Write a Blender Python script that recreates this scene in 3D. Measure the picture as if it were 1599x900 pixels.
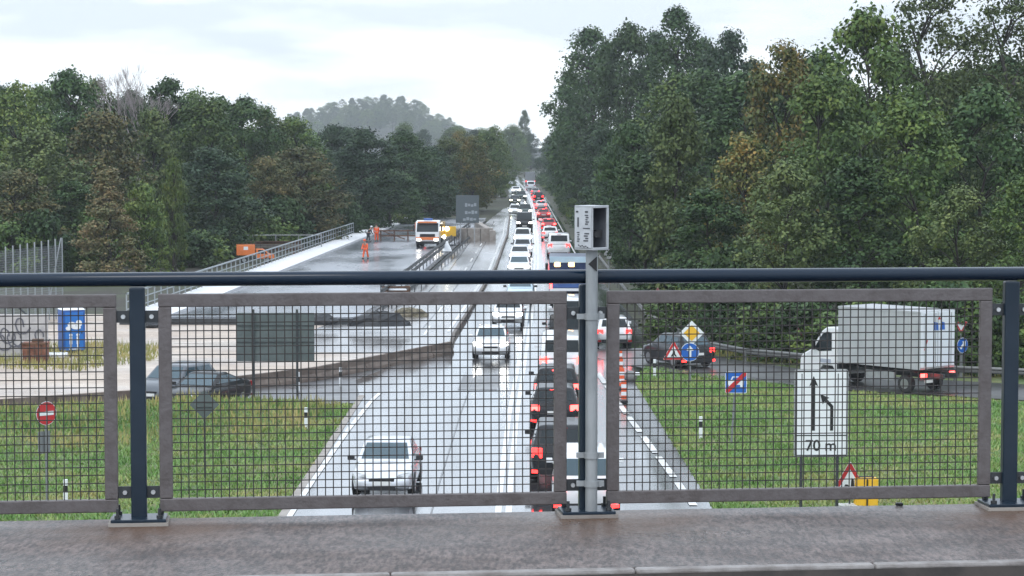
import bpy, math, random
import numpy as np
from mathutils import Vector, Matrix

random.seed(7); np.random.seed(7)
sc = bpy.context.scene
for o in list(bpy.data.objects): bpy.data.objects.remove(o)
col = sc.collection
R = math.radians

# ------------------------------------------------------------------ camera
F_PX, HORIZON, EYE = 3600.0, 225.0, 10.0          # reference 1599x900
PITCH = math.atan((449.5 - HORIZON) / F_PX)
cam_d = bpy.data.cameras.new('camera'); cam = bpy.data.objects.new('camera', cam_d); col.objects.link(cam)
cam_d.sensor_width = 36.0; cam_d.lens = 36.0 * F_PX / 1599.0
cam_d.clip_start = 0.1; cam_d.clip_end = 9000
cam.location = (0, 0, EYE); cam.rotation_euler = (R(90) - PITCH, 0, 0)
sc.camera = cam

# ------------------------------------------------------------------ sky, sun, exposure
SUN_EL, SUN_AZ = R(48), R(215)
world = bpy.data.worlds.new('World'); sc.world = world; world.use_nodes = True
nt = world.node_tree; nt.nodes.clear()
def wn(t, **kw):
    n = nt.nodes.new(t)
    for k, v in kw.items(): setattr(n, k, v)
    return n
out = wn('ShaderNodeOutputWorld'); bg = wn('ShaderNodeBackground'); bg.inputs[1].default_value = 0.1
sky = wn('ShaderNodeTexSky', sky_type='NISHITA'); sky.sun_disc = False
sky.sun_elevation = SUN_EL; sky.sun_rotation = SUN_AZ
tc = wn('ShaderNodeTexCoord'); sep = wn('ShaderNodeSeparateXYZ'); nt.links.new(tc.outputs['Generated'], sep.inputs[0])
mp = wn('ShaderNodeMapping'); mp.inputs['Scale'].default_value = (9, 9, 46); mp.inputs['Location'].default_value = (1.3, 0.0, 0.5)
nt.links.new(tc.outputs['Generated'], mp.inputs[0])
noi = wn('ShaderNodeTexNoise'); noi.inputs['Scale'].default_value = 1.0; noi.inputs['Detail'].default_value = 6; noi.inputs['Roughness'].default_value = .5
nt.links.new(mp.outputs[0], noi.inputs[0])
def wmath(op, a, b=None, c=None):
    n = wn('ShaderNodeMath', operation=op)
    for i, v in enumerate((a, b, c)):
        if v is None: continue
        if isinstance(v, (int, float)): n.inputs[i].default_value = v
        else: nt.links.new(v, n.inputs[i])
    return n.outputs[0]
# low cloud darkens a few degrees above the horizon, bright band under it, brighter again overhead
mr = wn('ShaderNodeMapRange'); mr.interpolation_type = 'SMOOTHSTEP'
for i, v in ((1, .020), (2, .062), (3, 0.0), (4, .85)): mr.inputs[i].default_value = v
nt.links.new(sep.outputs[2], mr.inputs[0])
cf = wmath('ADD', wmath('MULTIPLY', wmath('SUBTRACT', noi.outputs[0], .49), 2.4), mr.outputs[0])
rampc = wn('ShaderNodeValToRGB'); e = rampc.color_ramp.elements
e[0].position = 0.05; e[0].color = (.88, .935, .985, 1); e[1].position = 0.80; e[1].color = (.53, .595, .675, 1)
nt.links.new(cf, rampc.inputs[0])
gain = wn('ShaderNodeMapRange')
for i, v in ((1, .06), (2, .42), (3, 11.0), (4, 18.5)): gain.inputs[i].default_value = v
nt.links.new(sep.outputs[2], gain.inputs[0])
vm = wn('ShaderNodeVectorMath', operation='SCALE'); nt.links.new(rampc.outputs[0], vm.inputs[0]); nt.links.new(gain.outputs[0], vm.inputs['Scale'])
mx = wn('ShaderNodeMixRGB'); mx.inputs[0].default_value = .93
nt.links.new(sky.outputs[0], mx.inputs[1]); nt.links.new(vm.outputs[0], mx.inputs[2])
nt.links.new(mx.outputs[0], bg.inputs[0]); nt.links.new(bg.outputs[0], out.inputs[0])

sl = bpy.data.lights.new('sun', 'SUN'); sl.energy = 0.6; sl.angle = R(25); sl.color = (1, .96, .9)
so = bpy.data.objects.new('sun', sl); col.objects.link(so)
dirv = Vector((math.sin(SUN_AZ) * math.cos(SUN_EL), math.cos(SUN_AZ) * math.cos(SUN_EL), math.sin(SUN_EL)))
so.rotation_euler = dirv.to_track_quat('Z', 'Y').to_euler(); so.location = (0, 0, 60)

vs = sc.view_settings
vs.view_transform = 'Standard'; vs.look = 'None'; vs.gamma = 1; vs.use_curve_mapping = False; vs.exposure = 0.60
sc.render.engine = 'CYCLES'
cy = sc.cycles
cy.max_bounces = 6; cy.diffuse_bounces = 2; cy.glossy_bounces = 3; cy.transmission_bounces = 2; cy.volume_bounces = 0
cy.caustics_reflective = False; cy.caustics_refractive = False
cy.use_denoising = True
try: cy.denoiser = 'OPENIMAGEDENOISE'
except Exception: pass
cy.use_adaptive_sampling = True; cy.adaptive_threshold = 0.02
cy.sample_clamp_indirect = 6

HAZE_DENSITY = 0.00021

# ------------------------------------------------------------------ picture point -> ground point
_cp, _sp = math.cos(PITCH), math.sin(PITCH)
def at(px, py, z=0.0):
    u = (px - 799.5) / F_PX; v = (449.5 - py) / F_PX
    d = Vector((u, _cp + v * _sp, -_sp + v * _cp))
    t = (z - EYE) / d.z
    return Vector((d.x * t, d.y * t, z))
def atY(px, py, Y):
    u = (px - 799.5) / F_PX; v = (449.5 - py) / F_PX
    d = Vector((u, _cp + v * _sp, -_sp + v * _cp)); t = Y / d.y
    return Vector((d.x * t, Y, EYE + d.z * t))

# ------------------------------------------------------------------ materials
MATS = {}
def mat(name, color, rough=.6, metal=0.0, spec=.5, emit=None, estr=0, noise=None, coat=0, bump=None, alpha=1):
    """noise = (scale, color2, lo, hi [, stretch]); bump = (scale, strength)"""
    if name in MATS: return MATS[name]
    m = bpy.data.materials.new(name); m.use_nodes = True; t = m.node_tree; b = t.nodes['Principled BSDF']
    b.inputs['Base Color'].default_value = (*color, 1); b.inputs['Roughness'].default_value = rough
    b.inputs['Metallic'].default_value = metal; b.inputs['Specular IOR Level'].default_value = spec
    if coat: b.inputs['Coat Weight'].default_value = coat; b.inputs['Coat Roughness'].default_value = .04
    if emit: b.inputs['Emission Color'].default_value = (*emit, 1); b.inputs['Emission Strength'].default_value = estr
    if noise or bump:
        tcn = t.nodes.new('ShaderNodeTexCoord')
    if noise:
        mpn = t.nodes.new('ShaderNodeMapping'); t.links.new(tcn.outputs['Object'], mpn.inputs[0])
        if len(noise) > 4: mpn.inputs['Scale'].default_value = noise[4]
        n = t.nodes.new('ShaderNodeTexNoise'); n.inputs['Scale'].default_value = noise[0]; n.inputs['Detail'].default_value = 7; n.inputs['Roughness'].default_value = .62
        t.links.new(mpn.outputs[0], n.inputs[0])
        rp = t.nodes.new('ShaderNodeValToRGB'); rp.color_ramp.elements[0].position = noise[2]; rp.color_ramp.elements[1].position = noise[3]
        rp.color_ramp.elements[0].color = (*color, 1); rp.color_ramp.elements[1].color = (*noise[1], 1)
        t.links.new(n.outputs[0], rp.inputs[0]); t.links.new(rp.outputs[0], b.inputs['Base Color'])
    if bump:
        n2 = t.nodes.new('ShaderNodeTexNoise'); n2.inputs['Scale'].default_value = bump[0]; n2.inputs['Detail'].default_value = 4
        t.links.new(tcn.outputs['Object'], n2.inputs[0])
        bn = t.nodes.new('ShaderNodeBump'); bn.inputs['Strength'].default_value = bump[1]; bn.inputs['Distance'].default_value = .02
        t.links.new(n2.outputs[0], bn.inputs['Height']); t.links.new(bn.outputs[0], b.inputs['Normal'])
    MATS[name] = m
    return m

def wet_mat(name, c1, c2, scale, r1, r2, rscale, stretch=(1, 1, 1), coat=.6, bump=.15, bscale=6, c3=None):
    """wet paving: two-tone base, water film whose roughness varies in patches stretched along the road"""
    m = mat(name, c1, .4); t = m.node_tree; b = t.nodes['Principled BSDF']
    tcn = t.nodes.new('ShaderNodeTexCoord'); mpn = t.nodes.new('ShaderNodeMapping'); mpn.inputs['Scale'].default_value = stretch
    t.links.new(tcn.outputs['Object'], mpn.inputs[0])
    n = t.nodes.new('ShaderNodeTexNoise'); n.inputs['Scale'].default_value = scale; n.inputs['Detail'].default_value = 8; n.inputs['Roughness'].default_value = .65
    t.links.new(mpn.outputs[0], n.inputs[0])
    rp = t.nodes.new('ShaderNodeValToRGB'); rp.color_ramp.elements[0].position = .36; rp.color_ramp.elements[1].position = .64
    rp.color_ramp.elements[0].color = (*c1, 1); rp.color_ramp.elements[1].color = (*c2, 1)
    t.links.new(n.outputs[0], rp.inputs[0])
    fine = t.nodes.new('ShaderNodeTexNoise'); fine.inputs['Scale'].default_value = bscale; fine.inputs['Detail'].default_value = 5; t.links.new(tcn.outputs['Object'], fine.inputs[0])
    mul = t.nodes.new('ShaderNodeMixRGB'); mul.blend_type = 'MULTIPLY'; mul.inputs[0].default_value = .5
    t.links.new(rp.outputs[0], mul.inputs[1]); t.links.new(fine.outputs[0], mul.inputs[2])
    gainm = t.nodes.new('ShaderNodeVectorMath'); gainm.operation = 'SCALE'; gainm.inputs['Scale'].default_value = 1.33
    t.links.new(mul.outputs[0], gainm.inputs[0]); t.links.new(gainm.outputs[0], b.inputs['Base Color'])
    n2 = t.nodes.new('ShaderNodeTexNoise'); n2.inputs['Scale'].default_value = rscale; n2.inputs['Detail'].default_value = 5
    t.links.new(mpn.outputs[0], n2.inputs[0])
    mrn = t.nodes.new('ShaderNodeMapRange')
    for i, v in ((1, .35), (2, .65), (3, r1), (4, r2)): mrn.inputs[i].default_value = v
    t.links.new(n2.outputs[0], mrn.inputs[0]); t.links.new(mrn.outputs[0], b.inputs['Roughness']); t.links.new(mrn.outputs[0], b.inputs['Coat Roughness'])
    b.inputs['Coat Weight'].default_value = coat; b.inputs['Coat IOR'].default_value = 1.5
    bn = t.nodes.new('ShaderNodeBump'); bn.inputs['Strength'].default_value = bump; bn.inputs['Distance'].default_value = .02
    t.links.new(fine.outputs[0], bn.inputs['Height']); t.links.new(bn.outputs[0], b.inputs['Normal'])
    return m

M_ground = mat('forest_soil', (.035, .030, .022), .9, noise=(.3, (.05, .06, .028), .4, .6))
M_grassbase = mat('grass_soil', (.085, .13, .045), .9, noise=(.35, (.20, .18, .08), .42, .68))
M_asphalt = wet_mat('wet_asphalt', (.055, .056, .062), (.085, .084, .088), .5, .06, .22, .35, (1, .10, 1), coat=1.0, bump=.08)
def wheel_tracks(m, period, amp, z0):
    t = m.node_tree; b = t.nodes['Principled BSDF']; tcn = t.nodes.new('ShaderNodeTexCoord'); sp = t.nodes.new('ShaderNodeSeparateXYZ'); t.links.new(tcn.outputs['Object'], sp.inputs[0])
    nn = t.nodes.new('ShaderNodeTexNoise'); nn.inputs['Scale'].default_value = .08; t.links.new(tcn.outputs['Object'], nn.inputs[0])
    a = t.nodes.new('ShaderNodeMath'); a.operation = 'MULTIPLY_ADD'; t.links.new(nn.outputs[0], a.inputs[0]); a.inputs[1].default_value = 1.2; t.links.new(sp.outputs[0], a.inputs[2])
    w_ = t.nodes.new('ShaderNodeMath'); w_.operation = 'MULTIPLY'; t.links.new(a.outputs[0], w_.inputs[0]); w_.inputs[1].default_value = 6.283 / period
    sn = t.nodes.new('ShaderNodeMath'); sn.operation = 'SINE'; t.links.new(w_.outputs[0], sn.inputs[0])
    for key in ('Roughness', 'Coat Roughness'):
        src = b.inputs[key].links[0].from_socket; q = t.nodes.new('ShaderNodeMath'); q.operation = 'MULTIPLY_ADD'; t.links.new(sn.outputs[0], q.inputs[0]); q.inputs[1].default_value = amp; t.links.new(src, q.inputs[2])
        c = t.nodes.new('ShaderNodeMath'); c.operation = 'MAXIMUM'; t.links.new(q.outputs[0], c.inputs[0]); c.inputs[1].default_value = .03; t.links.new(c.outputs[0], b.inputs[key])
    src = b.inputs['Base Color'].links[0].from_socket; sc_ = t.nodes.new('ShaderNodeVectorMath'); sc_.operation = 'SCALE'; g = t.nodes.new('ShaderNodeMath'); g.operation = 'MULTIPLY_ADD'; t.links.new(sn.outputs[0], g.inputs[0]); g.inputs[1].default_value = .22; g.inputs[2].default_value = 1
    t.links.new(src, sc_.inputs[0]); t.links.new(g.outputs[0], sc_.inputs['Scale']); t.links.new(sc_.outputs[0], b.inputs['Base Color'])
wheel_tracks(M_asphalt, 1.75, .07, 0)
M_oldconc = wet_mat('wet_old_concrete', (.34, .32, .31), (.22, .21, .21), .3, .12, .32, .3, (1, .15, 1), coat=.8)
M_deckasph = wet_mat('wet_new_asphalt', (.13, .14, .17), (.18, .19, .22), .25, .16, .34, .25, (1, .3, 1), coat=.7)
M_yard = wet_mat('sandy_gravel', (.36, .285, .23), (.53, .44, .36), .28, .25, .8, .22, (.45, 1, 1), coat=.25, bscale=3)
M_rampasph = wet_mat('ramp_asphalt', (.06, .06, .065), (.10, .098, .098), .4, .25, .45, .3, (1, 1, 1), coat=.35)
M_white = mat('road_paint', (.78, .78, .76), .35, noise=(3, (.62, .62, .60), .45, .7), coat=.3)
M_conc = mat('concrete', (.34, .31, .28), .75, noise=(2.5, (.24, .21, .19), .4, .65), bump=(20, .2))
M_capconc = mat('fresh_concrete', (.72, .72, .73), .6, noise=(.4, (.62, .62, .63), .4, .7))
M_barr = mat('brown_barrier', (.175, .135, .110), .7, noise=(1.6, (.10, .074, .060), .4, .65))
M_galv = mat('galvanised', (.42, .43, .44), .45, .6, noise=(3, (.33, .34, .35), .4, .6))
M_dsteel = mat('dark_steel', (.06, .065, .07), .45, .5)
M_black = mat('black_plastic', (.015, .015, .017), .5)
M_tyre = mat('tyre_rubber', (.02, .02, .021), .7)
M_rim = mat('wheel_rim', (.35, .36, .37), .35, .8)
M_glass = mat('car_glass', (.012, .018, .021), .06, 0, .38)
M_glassb = mat('car_glass_blue', (.05, .085, .105), .06, 0, .5)
M_head = mat('lit_headlight', (.9, .9, .9), .2, emit=(1, .98, .9), estr=9)
M_heady = mat('lit_headlight_yellow', (.9, .9, .7), .2, emit=(.95, 1, .62), estr=9)
M_tail = mat('lit_tail_light', (.5, .02, .02), .25, emit=(1, .025, .022), estr=4.5)
M_brake = mat('lit_brake_light', (.6, .03, .02), .25, emit=(1, .045, .04), estr=9)
M_tailoff = mat('tail_light', (.35, .012, .015), .2, coat=.5)
M_refl = mat('clear_lamp', (.6, .62, .64), .15, coat=.8)
M_amber = mat('lit_amber_lamp', (.9, .4, .05), .3, emit=(1, .5, .12), estr=7)
M_beacon = mat('blue_beacon', (.03, .10, .35), .2, coat=.6)
M_plate = mat('number_plate', (.75, .75, .73), .4)
M_signback = mat('sign_back', (.125, .15, .148), .5, .2, noise=(1.5, (.095, .115, .115), .4, .6))
M_signgrey = mat('sign_post', (.25, .26, .27), .5, .5)
M_swhite = mat('sign_white', (.80, .82, .84), .4)
M_sblack = mat('sign_black', (.012, .012, .014), .5)
M_sred = mat('sign_red', (.52, .025, .03), .4)
M_sblue = mat('sign_blue', (.015, .12, .48), .4)
M_syel = mat('sign_yellow', (.85, .48, .03), .4)
M_orange = mat('hi_vis_orange', (.88, .12, .025), .6, emit=None)
M_skin = mat('skin', (.45, .27, .2), .6)
M_wood = mat('rust_wood', (.16, .085, .05), .8, noise=(3, (.08, .045, .03), .4, .6))
M_tarp = mat('dark_tarp', (.02, .022, .026), .5, bump=(3, .5))

def paint(name, c, metal=.0):
    return mat('paint_' + name, c, .28, metal, .5 if max(c) > .1 else .3, coat=.8 if max(c) > .1 else .12, noise=(1.4, tuple(x * .88 for x in c), .4, .7))
P_white = paint('white', (.78, .79, .80)); P_silver = paint('silver', (.66, .68, .72), .25); P_black = paint('black', (.009, .0095, .011))
P_dgrey = paint('dark_grey', (.016, .018, .021)); P_grey = paint('grey', (.22, .235, .25)); P_red = paint('red', (.42, .02, .03))
P_navy = paint('navy', (.018, .035, .10)); P_blue = paint('blue', (.03, .10, .32)); P_dgreen = paint('dark_green', (.02, .045, .04))
P_orange = paint('orange', (.80, .20, .04)); P_yellow = paint('yellow', (.8, .5, .06)); P_sky = paint('light_blue', (.45, .6, .7))

# ------------------------------------------------------------------ mesh helper
class MB:
    def __init__(s): s.v = []; s.f = []; s.mi = []; s.m = 0
    def add(s, vs_, fs):
        b = len(s.v); s.v.extend([tuple(x) for x in vs_]); s.f.extend([tuple(b + i for i in f) for f in fs]); s.mi.extend([s.m] * len(fs)); return s
    def box(s, c, d, rz=0, rx=0, ry=0):
        M = Matrix.Translation(c) @ Matrix.Rotation(rz, 4, 'Z') @ Matrix.Rotation(ry, 4, 'Y') @ Matrix.Rotation(rx, 4, 'X')
        h = [x / 2 for x in d]
        p = [M @ Vector((sx * h[0], sy * h[1], sz * h[2])) for sx in (-1, 1) for sy in (-1, 1) for sz in (-1, 1)]
        return s.add(p, [(0, 1, 3, 2), (4, 6, 7, 5), (0, 4, 5, 1), (2, 3, 7, 6), (0, 2, 6, 4), (1, 5, 7, 3)])
    def tube(s, p0, p1, r0, r1=None, n=8, caps=True):
        r1 = r0 if r1 is None else r1
        p0, p1 = Vector(p0), Vector(p1); d = (p1 - p0)
        if d.length < 1e-6: return s
        d.normalize(); a = d.orthogonal().normalized(); b = d.cross(a)
        ring = lambda p, r: [p + (a * math.cos(2 * math.pi * i / n) + b * math.sin(2 * math.pi * i / n)) * r for i in range(n)]
        vs_ = ring(p0, r0) + ring(p1, r1)
        fs = [(i, (i + 1) % n, n + (i + 1) % n, n + i) for i in range(n)]
        if caps: fs += [tuple(range(n - 1, -1, -1)), tuple(range(n, 2 * n))]
        return s.add(vs_, fs)
    def poly(s, pts): return s.add(pts, [tuple(range(len(pts)))])
    def prism(s, pts, vec):
        """closed solid: polygon pts (3-D) swept by vec"""
        vec = Vector(vec); n = len(pts); P = [Vector(p) for p in pts]; Q = [p + vec for p in P]
        fs = [tuple(range(n - 1, -1, -1)), tuple(range(n, 2 * n))] + [(i, (i + 1) % n, n + (i + 1) % n, n + i) for i in range(n)]
        return s.add(P + Q, fs)
    def loft(s, rings, cap=True):
        n = len(rings[0]); vs_ = [p for r in rings for p in r]; fs = []
        for k in range(len(rings) - 1):
            for i in range(n): fs.append((k * n + i, k * n + (i + 1) % n, (k + 1) * n + (i + 1) % n, (k + 1) * n + i))
        if cap: fs += [tuple(range(n - 1, -1, -1)), tuple(range((len(rings) - 1) * n, len(rings) * n))]
        return s.add(vs_, fs)
    def strip(s, A, B):
        n = len(A); return s.add(list(A) + list(B), [(i, i + 1, n + i + 1, n + i) for i in range(n - 1)])
    def mesh(s, name, mats, smooth=False):
        me = bpy.data.meshes.new(name); me.from_pydata(s.v, [], s.f)
        for m in (mats if isinstance(mats, (list, tuple)) else [mats]): me.materials.append(m)
        me.polygons.foreach_set('material_index', s.mi)
        if smooth: me.polygons.foreach_set('use_smooth', [True] * len(s.f))
        me.update()
        return me
    def build(s, name, mats, parent=None, smooth=False, bevel=0, seg=2, loc=None, fixn=True):
        me = s.mesh(name, mats, smooth)
        if fixn:
            import bmesh
            bm = bmesh.new(); bm.from_mesh(me); bmesh.ops.recalc_face_normals(bm, faces=bm.faces); bm.to_mesh(me); bm.free()
        o = bpy.data.objects.new(name, me); col.objects.link(o)
        if parent is not None: o.parent = parent
        if loc is not None: o.location = loc
        if bevel:
            b = o.modifiers.new('bevel', 'BEVEL'); b.width = bevel; b.segments = seg; b.limit_method = 'ANGLE'; b.angle_limit = R(35)
        return o

def thing(name, label, cat, loc=(0, 0, 0), rz=0, group=None):
    o = bpy.data.objects.new(name, None); col.objects.link(o); o.empty_display_size = .3
    o.location = loc; o.rotation_euler = (0, 0, rz); tag(o, label, cat, group); return o
def tag(o, label, cat, group=None):
    o['label'] = label; o['category'] = cat
    if group: o['group'] = group
    return o
def struct(o): o['kind'] = 'structure'; return o

# ------------------------------------------------------------------ road alignment
CY = [-60, 67, 85, 130, 186, 226, 300, 356, 430, 480, 560, 640, 720, 820, 950]
CX = [-1.2, -.19, .05, .95, 1.95, 2.4, 2.95, 3.2, 3.2, 3.0, 2.3, 1.0, -1.5, -7, -18]
def cx(Y): return float(np.interp(Y, CY, CX))
LEY = [-60, 30, 67, 91, 97, 104, 110, 118, 140, 165, 183, 250, 313, 400, 480, 560, 640, 720, 820, 950]
LEX = [-6.6, -6.5, -6.2, -6.05, -6.6, -5.2, -2.95, -3.0, -2.4, -1.8, -1.3, -.5, -.3, -.4, -.7, -1.4, -2.7, -5.2, -10.7, -21.7]
def lex(Y): return float(np.interp(Y, LEY, LEX))
REY = [-60, 67, 98, 104, 113, 125, 160, 200, 300, 400, 480, 560, 640, 720, 820, 950]
REX = [6.0, 5.46, 5.1, 6.2, 7.0, 7.0, 6.6, 6.2, 6.3, 6.4, 6.3, 5.7, 4.4, 1.9, -3.6, -14.6]
def rex(Y): return float(np.interp(Y, REY, REX))

# ------------------------------------------------------------------ ground sheets
def sheet(name, pts, z, m):
    mb = MB(); mb.poly([(p[0], p[1], z) for p in pts]); return struct(mb.build(name, m, fixn=False))
mb = MB()
gx = [-3000, -400, -60, 0, 60, 400, 3000]; gy = [-300, 0, 60, 130, 400, 1500, 6000]
mb.v = [(x, y, 0) for y in gy for x in gx]; n = len(gx)
mb.f = [(j * n + i, j * n + i + 1, (j + 1) * n + i + 1, (j + 1) * n + i) for j in range(len(gy) - 1) for i in range(n - 1)]; mb.mi = [0] * len(mb.f)
struct(mb.build('ground', M_ground, fixn=False))
# grassed verges near the bridge
sheet('grass_ground', [(-70, -20), (60, -20), (60, 84), (40, 96), (24, 106), (9, 112), (7, 100), (-30, 96), (-70, 92)], .02, M_grassbase)
# construction yard
sheet('construction_yard', [(-58, 84.5), (-19, 87.0), (-14, 90), (-10, 96), (-5.2, 104.5), (-3, 112), (-3, 135), (-60, 135)], .04, M_yard)
# far hill
mb = MB(); ring = []
for k, (rr, zz) in enumerate(((330, 0), (220, 8), (130, 20), (60, 30), (8, 33))):
    zz += 7 * (zz > 0)
    ring.append([(-120 + rr * .50 * math.cos(a * .2618) + 8 * math.sin(a * 1.7 + k), 2150 + rr * .6 * math.sin(a * .2618), zz - .5) for a in range(24)])
mb.loft(ring); struct(mb.build('hill', M_ground, smooth=True))

Ys = sorted(set([-60, -20, 0, 20, 40] + LEY + REY + CY + list(range(60, 950, 12)))); Ys = [y for y in Ys if y >= -60]
mb = MB(); mb.strip([(lex(y), y, .06) for y in Ys], [(rex(y), y, .06) for y in Ys]); struct(mb.build('road', M_asphalt, fixn=False))
# exit stub between grass and barrier (leads off to the left)
sheet('exit_road', [(-5.6, 88.5), (-9, 87.5), (-14, 83.2), (-20, 79.5), (-60, 74), (-60, 82), (-19, 86), (-14, 88.8), (-10.6, 94), (-8.4, 97.5), (-5.2, 104.2), (-5, 97)], .05, M_rampasph)
# old carriageway left of the live lane
oy = [110, 118, 140, 165, 183, 250, 313, 360]
mb = MB(); mb.strip([(float(np.interp(y, [110, 160, 257, 330, 360], [-12, -7.0, -4.3, -2.2, -1.2])), y, .055) for y in oy], [(lex(y) - .02, y, .055) for y in oy]); struct(mb.build('old_carriageway', M_oldconc, fixn=False))
# on ramp at the right
RC = [(60, 80), (45, 84.5), (30, 88.5), (22, 91.3), (15.3, 95.3), (10.5, 100), (7.6, 105), (5.6, 112)]
def offs(P, d):
    o = []
    for i, p in enumerate(P):
        a = Vector(P[max(0, i - 1)]); b = Vector(P[min(len(P) - 1, i + 1)]); t = (b - a).normalized(); o.append((p[0] - t.y * d, p[1] + t.x * d))
    return o
mb = MB(); mb.strip([(x, y, .065) for x, y in offs(RC, 2.9)], [(x, y, .065) for x, y in offs(RC, -2.9)]); struct(mb.build('on_ramp', M_rampasph, fixn=False))
# verge at left edge of the road (pale gutter strip)
mb = MB(); vy = [-40, 30, 67, 91]
mb.strip([(lex(y) - .02, y, .075) for y in vy], [(lex(y) + .22, y, .075) for y in vy]); struct(mb.build('gutter_strip', M_conc, fixn=False))

# markings
def line(name, X, w, y0, y1, on=None, off=None, z=.08, step=6, m=M_white):
    mb = MB(); y = y0
    while y < y1:
        e_ = min(y1, y + (on or step))
        ys = np.linspace(y, e_, 3)
        mb.strip([(X(t) - w / 2, t, z) for t in ys], [(X(t) + w / 2, t, z) for t in ys])
        y = e_ + (off or 0)
    return struct(mb.build(name, m, fixn=False))
line('road_marking_centre', lambda y: cx(y) - .14, .17, 30, 640)
line('road_marking_centre', lambda y: cx(y) + .14, .17, 30, 640)
line('road_marking_left_edge', lambda y: float(np.interp(y, [30, 67, 80, 89, 93], [-6.2, -5.9, -5.7, -5.45, -5.2])), .16, 20, 92)
line('road_marking_lane_blocks', lambda y: float(np.interp(y, [30, 67, 88, 104], [6.0, 4.88, 4.1, 3.6])), .22, 36, 100, 4.5, .9)
line('road_marking_right_edge', lambda y: min(rex(y) - .45, cx(y) + 3.6), .14, 125, 600)
line('road_marking_old_lane', lambda y: float(np.interp(y, [118, 313], [-4.6, -1.9])), .14, 120, 300, 6, 9, z=.07)
line('road_marking_old_edge', lambda y: lex(y) - .5, .18, 122, 310, z=.07)

M_seam = mat('bitumen_seam', (.02, .02, .022), .35, coat=.5)
line('road_seam', lambda y: cx(y) - 1.95, .05, 40, 105, z=.074, m=M_seam)
line('road_seam', lambda y: lex(y) - 2.0, .07, 124, 300, z=.068, m=M_seam)
line('road_seam', lambda y: lex(y) - 3.6, .07, 140, 260, z=.068, m=M_seam)
sheet('road_patch', [(1.0, 86), (2.6, 86), (2.7, 97), (1.1, 97)], .072, M_rampasph)
sheet('road_patch', [(-2.2, 93), (-.6, 93), (-.5, 99), (-2.1, 99)], .072, M_rampasph)

# new bridge carriageway: raised slab, fresh concrete cap on its left, shadow edge painted as a dark strip at its end
def dl(Y): return float(np.interp(Y, [128, 245, 330], [-21.6, -16.9, -13.6]))
def dm(Y): return dl(Y) + float(np.interp(Y, [128, 245], [2.6, 2.2]))
def dr(Y): return float(np.interp(Y, [128, 160, 257, 330], [-8.6, -7.1, -4.5, -2.6]))
dy = [127.5, 160, 200, 245, 257, 300]
mb = MB()
for a, b, m_ in ((dm, dr, 0),):
    rings = [[(a(y), y, .1), (b(y), y, .1), (b(y), y, .42), (a(y), y, .42)] for y in dy]; mb.loft(rings)
struct(mb.build('new_carriageway', M_deckasph))
mb = MB(); mb.loft([[(dl(y), y, .1), (dm(y) - .01, y, .1), (dm(y) - .01, y, .56), (dl(y), y, .56)] for y in dy]); struct(mb.build('bridge_cap', M_capconc))
mb = MB(); mb.box((-15, 127.25, .2), (13.4, .4, .36), rz=0); struct(mb.build('deck_end_shadow', M_dsteel))  # dark box stands in for the shadow along the deck's near end

# ------------------------------------------------------------------ near bridge: deck, walkway, kerb, railing
RA = math.atan(.112); P0 = Vector((.348, 10.72, 8.268))
u = Vector((math.cos(RA), math.sin(RA), 0)); w = Vector((-math.sin(RA), math.cos(RA), 0))
def rp(a, b, z): return tuple(P0 + u * a + w * b + Vector((0, 0, z)))
M_walk = wet_mat('wet_walkway_concrete', (.066, .045, .038), (.140, .108, .098), 3.4, .25, .55, 1.6, (.5, 1, 1), coat=.25, bscale=60, bump=1.0)
# rusty run-off stains round the post feet
t = M_walk.node_tree; b_ = t.nodes['Principled BSDF']; src = b_.inputs['Base Color'].links[0].from_socket
tcw = t.nodes.new('ShaderNodeTexCoord'); nz = t.nodes.new('ShaderNodeTexNoise'); nz.inputs['Scale'].default_value = 5; nz.inputs['Detail'].default_value = 6; t.links.new(tcw.outputs['Object'], nz.inputs[0])
gr = t.nodes.new('ShaderNodeTexNoise'); gr.inputs['Scale'].default_value = 62; gr.inputs['Detail'].default_value = 3; mpg = t.nodes.new('ShaderNodeMapping'); mpg.inputs['Scale'].default_value = (1, .22, 1); mpg.inputs['Rotation'].default_value = (0, 0, .25); t.links.new(tcw.outputs['Object'], mpg.inputs[0]); t.links.new(mpg.outputs[0], gr.inputs[0])
grm = t.nodes.new('ShaderNodeMapRange')
for i, v in ((1, .36), (2, .64), (3, .42), (4, 1.60)): grm.inputs[i].default_value = v
t.links.new(gr.outputs[0], grm.inputs[0]); gsc = t.nodes.new('ShaderNodeVectorMath'); gsc.operation = 'SCALE'; t.links.new(src, gsc.inputs[0]); t.links.new(grm.outputs[0], gsc.inputs['Scale']); src = gsc.outputs[0]
prev = None
for a_ in (-2.07, 0, 2.04):
    d_ = t.nodes.new('ShaderNodeVectorMath'); d_.operation = 'DISTANCE'; t.links.new(tcw.outputs['Object'], d_.inputs[0]); d_.inputs[1].default_value = rp(a_ + .05, -.16, 0)
    if prev is None: prev = d_.outputs['Value']
    else:
        mn = t.nodes.new('ShaderNodeMath'); mn.operation = 'MINIMUM'; t.links.new(prev, mn.inputs[0]); t.links.new(d_.outputs['Value'], mn.inputs[1]); prev = mn.outputs[0]
ad = t.nodes.new('ShaderNodeMath'); ad.operation = 'MULTIPLY_ADD'; t.links.new(nz.outputs[0], ad.inputs[0]); ad.inputs[1].default_value = -.9; t.links.new(prev, ad.inputs[2])
st = t.nodes.new('ShaderNodeMapRange')
for i, v in ((1, -.40), (2, .22), (3, .85), (4, 0)): st.inputs[i].default_value = v
t.links.new(ad.outputs[0], st.inputs[0])
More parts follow.
